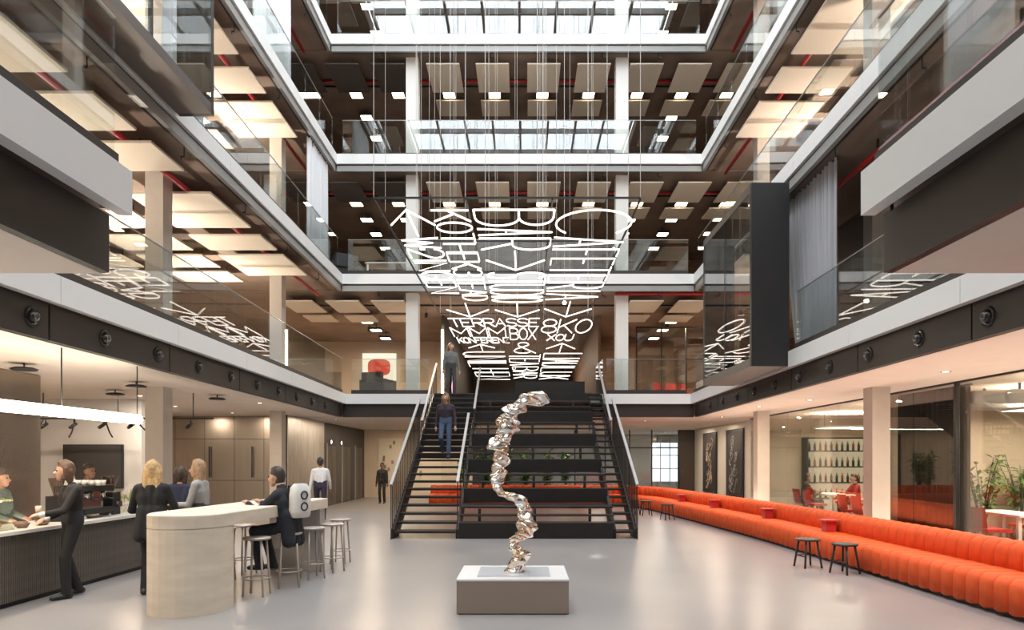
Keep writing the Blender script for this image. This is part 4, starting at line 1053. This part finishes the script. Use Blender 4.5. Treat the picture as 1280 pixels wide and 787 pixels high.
# ------------------------------------------------------------------ glowing letters hung over the stair
def arc(cx, cy, rx, ry, a0, a1, n=12): return [(cx + rx * math.cos(math.radians(a0 + (a1 - a0) * i / n)), cy + ry * math.sin(math.radians(a0 + (a1 - a0) * i / n))) for i in range(n + 1)]
G = {  # strokes in a unit box
    'A': [[(0, 0), (.5, 1), (1, 0)], [(.2, .38), (.8, .38)]],
    'B': [[(0, 0), (0, 1)], [(0, 1)] + arc(.45, .78, .5, .22, 90, -90) + [(0, .56)], [(0, .56)] + arc(.5, .28, .5, .28, 90, -90) + [(0, 0)]],
    'C': [arc(.55, .5, .55, .5, 45, 315, 20)],
    'D': [[(0, 0), (0, 1)] + arc(.35, .5, .65, .5, 90, -90) + [(0, 0)]],
    'E': [[(1, 1), (0, 1), (0, 0), (1, 0)], [(0, .52), (.75, .52)]],
    'F': [[(1, 1), (0, 1), (0, 0)], [(0, .52), (.75, .52)]],
    'G': [arc(.52, .5, .52, .5, 45, 330, 18) + [(1, .45), (.6, .45)]],
    'H': [[(0, 0), (0, 1)], [(1, 0), (1, 1)], [(0, .5), (1, .5)]],
    'I': [[(.5, 0), (.5, 1)]],
    'K': [[(0, 0), (0, 1)], [(1, 1), (0, .42)], [(.3, .6), (1, 0)]],
    'L': [[(0, 1), (0, 0), (1, 0)]],
    'M': [[(0, 0), (0, 1), (.5, .35), (1, 1), (1, 0)]],
    'N': [[(0, 0), (0, 1), (1, 0), (1, 1)]],
    'O': [arc(.5, .5, .5, .5, 0, 360, 24)],
    'P': [[(0, 0), (0, 1)] + arc(.55, .75, .45, .25, 90, -90) + [(0, .5)]],
    'R': [[(0, 0), (0, 1)] + arc(.55, .73, .45, .27, 90, -90) + [(0, .46)], [(.45, .46), (1, 0)]],
    'S': [arc(.5, .75, .5, .25, 30, 270, 10) + arc(.5, .25, .5, .25, 90, -150, 10)],
    'T': [[(0, 1), (1, 1)], [(.5, 1), (.5, 0)]],
    'U': [[(0, 1)] + arc(.5, .3, .5, .3, 180, 360, 10) + [(1, 1)]],
    'W': [[(0, 1), (.25, 0), (.5, .8), (.75, 0), (1, 1)]],
    'X': [[(0, 0), (1, 1)], [(0, 1), (1, 0)]],
    'Z': [[(0, 1), (1, 1), (0, 0), (1, 0)]],
    '&': [[(1, 0)] + [(.25, .7)] + arc(.45, .82, .22, .18, 200, -20, 8) + [(.15, .42)] + arc(.42, .22, .38, .22, 150, 350, 8)],
    '1': [[(.2, .75), (.6, 1), (.6, 0)]], '2': [arc(.5, .72, .5, .28, 170, -30, 10) + [(0, 0), (1, 0)]],
    '>': [[(.5, 0), (.5, 1)], [(0, .45), (.5, 1), (1, .45)]],
    '3': [arc(.45, .76, .5, .24, 150, -90, 10) + arc(.45, .27, .52, .27, 90, -150, 10)], '8': [arc(.5, .76, .42, .24, 0, 360, 16), arc(.5, .27, .5, .27, 0, 360, 16)],
}
SZ = 6.0; TR = .0175
def word(txt, place, label, widths=None, gap=.12):
    """place(u, v) -> world x, y for u along the reading direction in 0..1 and v up the letter in 0..1"""
    ws = [(.35 if c in 'I1' else 1.0) if c != ' ' else .6 for c in txt]
    if widths: ws = widths
    tot = sum(ws) + gap * (len(txt) - 1); u = 0
    x0, y0 = place(.5, .5)
    t = thing('glowing_sign', label, 'sign', (x0, y0, SZ))
    for c, w in zip(txt, ws):
        if c != ' ':
            mb = MB()
            for stroke in G[c]:
                pts = []
                for a, b in stroke:
                    X, Y = place((u + a * w) / tot, b); pts.append((X - x0, Y - y0, 0))
                closed = (Vector(pts[0]) - Vector(pts[-1])).length < 1e-4
                mb.tube(pts[:-1] if closed else pts, TR, 7, closed=closed)
            mb.build('arrow' if c == '>' else 'letter', M_letter, t)
        u += w + gap
    for u_, v_ in ((.02, .9), (.5, .1), (.98, .9)):
        X, Y = place(u_, v_)
        top = 19.4 if Y < YB else 6.97
        MB().tube([(X - x0, Y - y0, TR), (X - x0, Y - y0, top - SZ)], .0038, 4).build('hanging_wire', M_wire, t)
    return t
M_wire = mat('steel_wire', (.55, .53, .50), .5)
def col_(xa, xb, ya, yb): return lambda u, v: (xa + (xb - xa) * v, ya + (yb - ya) * u)            # reads away from the entrance
def row_(xa, xb, ya, yb): return lambda u, v: (xa + (xb - xa) * u, yb + (ya - yb) * v)            # reads across, upright from below
def arrow_far(xa, xb, ya, yb): return lambda u, v: (xa + (xb - xa) * u, ya + (yb - ya) * v)
def arrow_near(xa, xb, ya, yb): return lambda u, v: (xa + (xb - xa) * u, yb + (ya - yb) * v)
word('>', arrow_near(-2.42, -1.62, 11.72, 13.1), 'glowing hanging arrow at the entrance end of the letters')
word('W2INGEN', col_(-2.38, -1.66, 13.2, 17.6), 'slim glowing word hung outermost on the bar side behind the arrow')
word('KOTHEK3TEAD', col_(-1.60, -.95, 11.74, 18.4), 'slim glowing word hung second from the bar side')
word('BAR', col_(-.86, .54, 11.72, 13.95), 'big glowing word BAR hung over the foot of the stair', [1.1, .5, 1.0], .25)
word('>', arrow_far(-.80, .46, 14.05, 15.45), 'large glowing arrow behind the word BAR')
word('STUDIO', col_(-.84, .52, 15.65, 18.6), 'tall narrow glowing word hung behind the BAR arrow')
word('CAFETERIA', col_(.60, 1.97, 11.72, 18.3), 'big glowing word CAFETERIA hung towards the sofa side', [2.0, .9, .7, .7, .8, .7, .9, .3, 1.0], .3)
word('>', arrow_far(.62, 1.95, 18.55, 20.5), 'large glowing arrow behind the word CAFETERIA')
word('>', arrow_far(-2.2, -1.0, 18.75, 20.5), 'glowing arrow behind the slim words')
word('>', arrow_far(-.80, .46, 18.8, 20.5), 'glowing arrow behind the tall narrow word')
word('TERRASSE', row_(-2.3, .5, 20.75, 22.0), 'glowing word TERRASSE hung across the stair head')
word('KONFERENZ', row_(-2.35, -.5, 24.0, 25.1), 'small glowing word KONFERENZ over the corridor')
word('BOX', row_(-.45, .45, 22.3, 24.4), 'glowing word BOX over the corridor')
word('XOU', row_(.85, 1.75, 23.4, 24.6), 'small glowing letters XOU over the corridor')
word('MMM', row_(-2.4, -.6, 22.2, 23.8), 'glowing zigzag letters behind the word TERRASSE')
word('8KO', row_(.6, 2.2, 20.9, 23.1), 'glowing letters beside the word TERRASSE')
word('>', arrow_near(-2.1, -1.1, 25.4, 26.9), 'glowing arrow over the dark corridor wall')
word('>', arrow_near(.9, 2.0, 25.2, 27.4), 'glowing arrow over the brown corridor wall')
word('&', row_(-.4, .5, 25.0, 27.5), 'glowing ampersand in the middle of the corridor')
word('UNIL', col_(-2.45, -.75, 27.2, 31.5), 'dense glowing word deep in the corridor along the dark wall')
word('TEA', col_(-.6, .7, 27.9, 31.0), 'glowing word in the middle deep in the corridor')
word('LIAU', col_(.85, 2.4, 27.6, 31.4), 'dense glowing word deep in the corridor along the brown wall')
word('HEN', col_(-2.4, -.7, 32.2, 36.5), 'last glowing word of the corridor along the dark wall')
word('BAR', col_(-.5, .7, 31.6, 36.0), 'last glowing word in the middle of the corridor')
word('LUX', col_(.85, 2.4, 31.9, 36.4), 'last glowing word of the corridor along the brown wall')
fr = thing('sign_frame', 'thin dark steel frame carrying the glowing letters', 'frame', (-.2, 16.2, 6.14))
for x in (-2.35, -.78, .70, 2.2): MB().bar((x, -4.6, 0), (x, 4.8, 0), .03).build('long_bar', M_black, fr)
for k in range(5): MB().bar((-2.35, -4.6 + k * 2.3, .02), (2.2, -4.6 + k * 2.3, .02), .03).build('cross_bar', M_black, fr)
for x in (-2.35, 2.2):
    for y in (-4.6, 0, 4.7): MB().tube([(x, y, .02), (x, y, 13.2)], .006, 5).build('hanging_wire', M_wire, fr)
t = thing('star_spot', 'small very bright spot lamp among the glowing letters', 'spot lamp', (1.15, 19.0, 6.1))
MB().lathe(0, 0, [(0, 0), (.05, 0), (.06, .12), (0, .12)], 12).build('can', M_black, t); mb = MB(); mb.ball((0, -.03, -.03), .05, 10); mb.build('bulb', emit_mat('star_glow', (1, .82, .5), 120), t); MB().tube([(0, 0, .12), (0, 0, 13.3)], .006, 5).build('hanging_wire', M_wire, t)

# ------------------------------------------------------------------ people
SKIN = {'light': (.56, .34, .24), 'tan': (.42, .24, .16), 'brown': (.20, .10, .06)}
def cap_mesh(verts, faces, p0, p1, r0, r1, n=12):
    p0, p1 = Vector(p0), Vector(p1); d = p1 - p0; L = d.length
    d = d / L if L > 1e-6 else Vector((0, 0, 1))
    up = Vector((0, 0, 1)) if abs(d.z) < .9 else Vector((1, 0, 0)); a = d.cross(up).normalized(); b = d.cross(a)
    o = len(verts); rings = []
    for k in range(5): t = -PI / 2 + PI / 2 * k / 4; rings.append((p0 + d * r0 * math.sin(t), r0 * math.cos(t)))
    for k in range(5): t = PI / 2 * k / 4; rings.append((p1 + d * r1 * math.sin(t), r1 * math.cos(t)))
    for c, r in rings:
        r = max(r, 1e-4)
        for j in range(n): q = 2 * PI * j / n; verts.append(c + (a * math.cos(q) + b * math.sin(q)) * r)
    for i in range(9):
        for j in range(n): faces.append((o + i * n + j, o + i * n + (j + 1) % n, o + (i + 1) * n + (j + 1) % n, o + (i + 1) * n + j))
def remesh(name, caps, mats, tags, parent, voxel=.012, smooth=3):
    vs, fs = [], []
    for p0, p1, r0, r1, tg in caps: cap_mesh(vs, fs, p0, p1, r0, r1)
    me = bpy.data.meshes.new(name); me.from_pydata([tuple(v) for v in vs], [], fs)
    o = bpy.data.objects.new(name, me); COL.objects.link(o)
    m = o.modifiers.new('r', 'REMESH'); m.mode = 'VOXEL'; m.voxel_size = voxel
    if smooth: s_ = o.modifiers.new('s', 'SMOOTH'); s_.iterations = smooth; s_.factor = .5
    dg = bpy.context.evaluated_depsgraph_get(); new = bpy.data.meshes.new_from_object(o.evaluated_get(dg))
    o.modifiers.clear(); o.data = new; bpy.data.meshes.remove(me); new.name = name
    new.materials.clear()
    for q in mats: new.materials.append(q)
    nf = len(new.polygons); cen = np.empty(nf * 3); new.polygons.foreach_get('center', cen); cen = cen.reshape(-1, 3)
    best = np.full(nf, 1e9); idx = np.zeros(nf, int)
    for p0, p1, r0, r1, tg in caps:
        a = np.array(p0); d = np.array(p1) - a; l2 = max(d @ d, 1e-9)
        t = np.clip(((cen - a) @ d) / l2, 0, 1); dist = np.linalg.norm(cen - (a + t[:, None] * d), axis=1) - (r0 + (r1 - r0) * t)
        w = dist < best; best[w] = dist[w]; idx[w] = tags.index(tg)
    new.polygons.foreach_set('material_index', idx.astype(np.int32)); new.polygons.foreach_set('use_smooth', np.ones(nf, bool)); new.update()
    o.parent = parent
    return o
def ik(a, b, l1, l2, pole):
    a, b = Vector(a), Vector(b); d = b - a; D = min(d.length, (l1 + l2) * .999); u = d.normalized()
    x = (l1 * l1 - l2 * l2 + D * D) / (2 * D); h = math.sqrt(max(l1 * l1 - x * x, 0))
    p = Vector(pole); p = (p - u * p.dot(u)); p = p.normalized() if p.length > 1e-6 else Vector((0, 1, 0))
    return a + u * x + p * h, a + u * D
def person(label, loc, rot, H=1.7, skin='light', hair=(.05, .03, .02), top=(.02, .02, .02), bottom=(.015, .015, .017), shoes=(.02, .02, .02),
           feet=((-.10, .02, 0), (.10, -.02, 0)), hands=((-.27, .05, .80), (.27, .05, .80)), hip=(0, 0, .96), lean=(0, 0), head=(0, 0), hairstyle='short',
           coat=False, collar=None, sleeves=True, foot_dir=(0, 1), skirt=False, group=None, extra=None):
    """facing +Y before rotation; measures for a 1.7 m figure, scaled by H"""
    k = H / 1.7
    t = thing('person', label, 'person', loc, rot)
    t.scale = (k, k, k)
    caps = []; V = Vector
    hp = V(hip); ch = hp + V((lean[0] * .42, lean[1] * .42, .42 * math.sqrt(max(.2, 1 - lean[0] ** 2 - lean[1] ** 2))))    # chest/shoulder line
    up = (ch - hp).normalized()
    nk = ch + up * .075; hc = nk + up * .12 + V((head[0], head[1] + .03, 0))
    TOP, BOT, SK, SH = 'top', 'bottom', 'skin', 'shoe'
    # trunk
    for s in (-1, 1):
        caps.append((hp + V((s * .075, 0, .0)), hp + V((s * .07, 0, .0)) + up * .12, .105, .095, BOT))
        caps.append((hp + V((s * .06, .0, 0)) + up * .12, hp + V((s * .085, .01, 0)) + up * .30, .098, .112, TOP))
        caps.append((hp + V((s * .085, .01, 0)) + up * .30, ch + V((s * .10, 0, -.03)), .112, .085, TOP))
        caps.append((ch + V((s * .05, -.005, .0)), ch + V((s * .165, -.01, -.02)), .07, .062, TOP))
    caps.append((hp - up * .02, hp + up * .06, .10, .10, BOT)); caps.append((hp + up * .14, ch - up * .02, .095, .09, TOP))
    caps.append((ch + up * .0, nk + up * .05, .058, .052, SK))
    if collar: caps.append((ch + up * .035, ch + up * .075, .073, .062, 'collar'))
    # head
    fw = V((math.sin(head[0] * 4), math.cos(head[0] * 4), 0)); sdv = V((fw.y, -fw.x, 0))
    caps.append((hc + V((0, 0, .025)) - fw * .012, hc + V((0, 0, .045)) - fw * .015, .092, .090, SK))
    caps.append((hc + fw * .03 + V((0, 0, -.02)), hc + fw * .045 + V((0, 0, -.075)), .062, .040, SK))
    caps.append((hc + fw * .088 + V((0, 0, .01)), hc + fw * .108 + V((0, 0, -.022)), .010, .014, SK))
    for s in (-1, 1): caps.append((hc + sdv * s * .088 + V((0, 0, .015)), hc + sdv * s * .090 + V((0, 0, -.02)), .014, .010, SK))
    # legs
    for s, f in zip((-1, 1), feet):
        hj = hp + V((s * .09, 0, -.03)); an = V(f) + V((0, 0, .085))
        kn, an = ik(hj, an, .43, .43, (s * .05, 1, .05))
        caps.append((hj, kn, .088, .062, BOT)); caps.append((kn, an + V((0, 0, -.02)), .066 if not skirt else .055, .056 if not skirt else .04, BOT))
        fd = V((foot_dir[0], foot_dir[1], 0)).normalized()
        caps.append((an + V((0, 0, -.04)) - fd * .04, an + fd * .15 + V((0, 0, -.055)), .042, .032, SH))
    # arms
    for s, h in zip((-1, 1), hands):
        sh = ch + V((s * .18, -.005, -.03)); el, wr = ik(sh, h, .29, .25, (s * .5, -1, -.4))
        caps.append((sh, el, .056, .046, TOP)); caps.append((el, el.lerp(wr, .86), .047, .036, TOP if sleeves else SK)); caps.append((el.lerp(wr, .8), wr, .030, .027, SK))
        if collar: caps.append((el.lerp(wr, .82), el.lerp(wr, .90), .040, .040, 'collar'))
        d = (wr - el).normalized(); pw = wr + d * .05
        caps.append((wr, pw, .028, .030, SK))
        side = d.cross(V((0, 0, 1))); side = side.normalized() if side.length > .1 else V((0, 1, 0)); cur = d.cross(side)
        for q in range(4):
            b0 = pw + side * (q - 1.5) * .017; ln = (.034, .040, .038, .030)[q]; m1 = b0 + d * ln + cur * .004; caps.append((b0, m1, .0095, .009, SK)); caps.append((m1, m1 + d * ln * .7 + cur * .022, .009, .008, SK))
        th = wr + d * .025 + side * -.026; caps.append((th, th + d * .03 - side * .018, .0105, .010, SK)); caps.append((th + d * .03 - side * .018, th + d * .06 - side * .014 + cur * .01, .010, .008, SK))
    if coat:
        for s in (-1, 0, 1):
            caps.append((hp + V((s * .08, -.02, .12)), hp + V((s * .12, -.07, -.20)), .10, .085, TOP))
    if extra: caps += [(V(a), V(b), c, d, e) for a, b, c, d, e in extra]
    nm = label[:20].replace(' ', '_')
    def cm(c, w): return mat('cloth_%s_%.3f_%.3f_%.3f' % (w, *c), c, .85, var=.08, scale=14)
    mats = [cm(top, 't'), cm(bottom, 'b'), mat('skin_' + skin, SKIN[skin], .55), mat('shoe_%.3f' % shoes[0], shoes, .4), cm(collar or (.8, .8, .8), 'c')]
    remesh('body', caps, mats, [TOP, BOT, SK, SH, 'collar'], t)
    # hair
    hcaps = [(hc + V((0, 0, .055)) - fw * .022, hc + V((0, 0, .060)) - fw * .03, .094, .092, 'h'), (hc + V((0, 0, .03)) - fw * .05, hc - fw * .055 - V((0, 0, .02)), .082, .070, 'h'),
             (hc + V((0, 0, .115)) + fw * .035, hc + V((0, 0, .12)) - fw * .02, .035, .045, 'h')]
    if hairstyle in ('long', 'bob'):
        ln = .26 if hairstyle == 'long' else .12
        for s in (-1, 0, 1): hcaps.append((hc + sdv * s * .062 - fw * .045, hc + sdv * s * .075 - fw * (.075 if hairstyle == 'long' else .05) - V((0, 0, ln)), .052, .035, 'h'))
        for s in (-1, 1): hcaps.append((hc + sdv * s * .085 + V((0, 0, .04)), hc + sdv * s * .088 - V((0, 0, ln * .7)), .028, .024, 'h'))
    remesh('hair', hcaps, [mat('hair_%.2f_%.2f_%.2f' % hair, hair, .6, var=.3, scale=30)], ['h'], t, .014, 4)
    for s in (-1, 1):
        mb = MB(); c = hc + sdv * s * .034 + fw * .083 + V((0, 0, .018)); mb.ball(c, .010, 8); mb.build('eye', mat('eye_dark', (.03, .02, .02), .2), t)
    mb = MB(); c = hc + fw * .088 - V((0, 0, .052)); mb.tube([c - sdv * .022, c + fw * .004, c + sdv * .022], .006, 6); mb.build('mouth', mat('lips', (.36, .14, .12), .5), t)
    return t, dict(hc=hc, ch=ch, fw=fw, up=up)

R = math.radians
# waitress walking in front of the counter, carrying cups
person('woman in black with white collar walking past the coffee counter', (-5.58, 8.42, 0), R(142), 1.67, 'light', (.09, .045, .025), (.018, .016, .016), (.014, .013, .014), collar=(.75, .72, .68),
       feet=((-.09, .10, 0), (.10, -.10, .01)), hands=((-.14, .40, 1.06), (.16, .26, .98)), lean=(0, .05), head=(.02, .03), hairstyle='bob')
t = thing('coffee_glass', 'glass of latte carried by the woman in black', 'glass', (-5.75, 8.07, 1.05)); MB().lathe(0, 0, [(0, 0), (.03, 0), (.038, .1), (.034, .1), (.026, .008), (0, .008)], 12).build('glass', mat('milky_glass', (.62, .50, .38), .2), t); MB().lathe(0, 0, [(0, .092), (.033, .092)], 12).build('coffee', mat('latte', (.45, .28, .16), .5), t)
person('barista in dark top standing behind the coffee counter', (-7.05, 10.95, 0), R(-100), 1.62, 'brown', (.03, .02, .015), (.03, .025, .025), hands=((-.2, .33, .98), (.2, .33, .98)), lean=(0, .08))
person('person in green at the near end of the coffee counter', (-7.04, 9.15, 0), R(-80), 1.55, 'tan', (.06, .04, .03), (.12, .15, .13), hands=((-.2, .24, .98), (.2, .24, .98)))
person('blonde woman in black seen from behind between counter and bar', (-4.66, 8.55, 0), R(8), 1.67, 'light', (.52, .34, .16), (.012, .012, .013), hands=((-.2, .28, 1.05), (.2, .28, 1.05)), hairstyle='long', coat=True)
person('dark-haired person in a navy jacket at the coffee counter', (-5.22, 10.35, 0), R(15), 1.58, 'tan', (.05, .03, .022), (.02, .026, .05), hands=((-.2, .3, 1.0), (.22, .28, 1.0)), hairstyle='bob')
person('woman in grey knit with long fair hair beside the bar', (-4.62, 9.75, 0), R(95), 1.68, 'light', (.36, .22, .12), (.30, .29, .28), (.03, .03, .035), hands=((-.14, .32, 1.08), (.14, .3, 1.06)), hairstyle='long', lean=(0, .04))
# man on the bar stool
person('man in a dark coat seated on a stool at the bar', (-3.13, 9.08, 0), R(78), 1.76, 'light', (.035, .025, .02), (.016, .018, .024), (.018, .02, .028), feet=((-.12, .34, .22), (.12, .30, .20)), hip=(0, .0, .80),
       hands=((-.14, .50, 1.08), (.10, .47, 1.08)), lean=(0, .22), head=(0, .02), coat=True, collar=(.016, .018, .024))
bp = thing('backpack', 'white backpack with two black ring logos on the seated man', 'bag', (-2.96, 9.02, .93), R(55)); bp.scale = (.82, .9, 1)
rows = []
for z, w, d in ((0, .13, .06), (.02, .155, .085), (.1, .165, .10), (.3, .165, .095), (.40, .15, .08), (.45, .10, .05)):
    rows.append([(w * math.copysign(abs(math.cos(a)) ** .5, math.cos(a)), d * math.copysign(abs(math.sin(a)) ** .5, math.sin(a)), z) for a in [2 * PI * i / 20 for i in range(20)]])
mb = MB(); mb.grid(rows, closed=True); mb._add(rows[-1], [tuple(range(20))]); mb._add(rows[0], [tuple(range(20))[::-1]]); mb.build('bag_body', mat('white_canvas', (.72, .70, .66), .8), bp)
for z in (.30, .15):
    MB().tube([(.06 * math.cos(2 * PI * i / 16), -.102, z + .05 * math.sin(2 * PI * i / 16)) for i in range(16)], .011, 6, closed=True).build('ring_logo', M_black, bp)
MB().tube([(0.17, -.03, .02), (.172, -.02, .2), (.165, -.02, .38)], .006, 6).build('zip', M_black, bp)
for s in (-1, 1): MB().tube([(s * .09, .08, .40), (s * .09, .16, .42), (s * .09, .17, .30), (s * .09, .09, .1)], .015, 6).build('strap', mat('strap_black', (.02, .02, .02), .8), bp)
person('man in a white shirt and dark trousers walking towards the lifts', (-5.55, 18.6, 0), R(12), 1.74, 'tan', (.03, .025, .02), (.70, .70, .72), (.03, .025, .05), feet=((-.10, .22, 0), (.10, -.20, .03)), hands=((-.27, -.05, .82), (.25, .18, .86)))
person('person all in black standing near the warm end wall', (-5.45, 26.3, 0), R(175), 1.56, 'brown', (.02, .015, .012), (.014, .013, .013), hands=((-.24, .08, .80), (.24, .08, .80)))
zst = RISE * 11; yst = SY0 + TRD * 10.5
person('woman in blue jeans and dark top coming down the stair', (-2.03, yst, zst - RISE), R(178), 1.70, 'light', (.20, .11, .06), (.035, .025, .035), (.06, .09, .16), feet=((-.09, .10, 0), (.09, -.16, RISE)), hands=((-.26, .08, .85), (.26, -.02, .84)), hairstyle='long', hip=(0, 0, .98))
person('person in a grey coat at the head of the stair', (-2.35, 22.1, FL(1)), R(200), 1.72, 'light', (.14, .10, .08), (.16, .17, .17), (.05, .05, .055), hairstyle='bob', coat=True)
for k, (x, y, r, c, lb) in enumerate(((8.0, 19.3, -90, (.03, .03, .03), 'diner in black at the table by the pale end wall'), (9.25, 16.3, 90, (.10, .10, .12), 'diner in grey at the table near the shelf'), (9.3, 19.0, 90, (.25, .02, .02), 'diner in red at the table by the pale end wall'))):
    person(lb, (x, y, 0), R(r), 1.68, ('tan', 'light', 'light')[k], (.05, .03, .02), c, (.03, .03, .035), feet=((-.1, .42, 0), (.1, .40, 0)), hip=(0, 0, .56), hands=((-.16, .40, .80), (.16, .40, .80)), lean=(0, .08))
UPC = 'uplighters on the %s of the %s'
for sd in (-1, 1):  # unseen lamps added for the light they throw on the sails
    for n, ys, pw in ((1, (6.3, 10.2, 14.2, 18.2), 155), (2, (6.5, 12, 17.5), 240), (3, (8, 16), 150)):
        for y in ys:
            col = (1, 0.86, 0.70) if sd < 0 else (1, 0.82, 0.68)
            uplighter(sd * 8.3, y, FL(n), pw, 'black floor uplighter standing inside the %s, %s' % (LEVEL[n], SIDE[sd]), UPC % (SIDE[sd], LEVEL[n]), col)
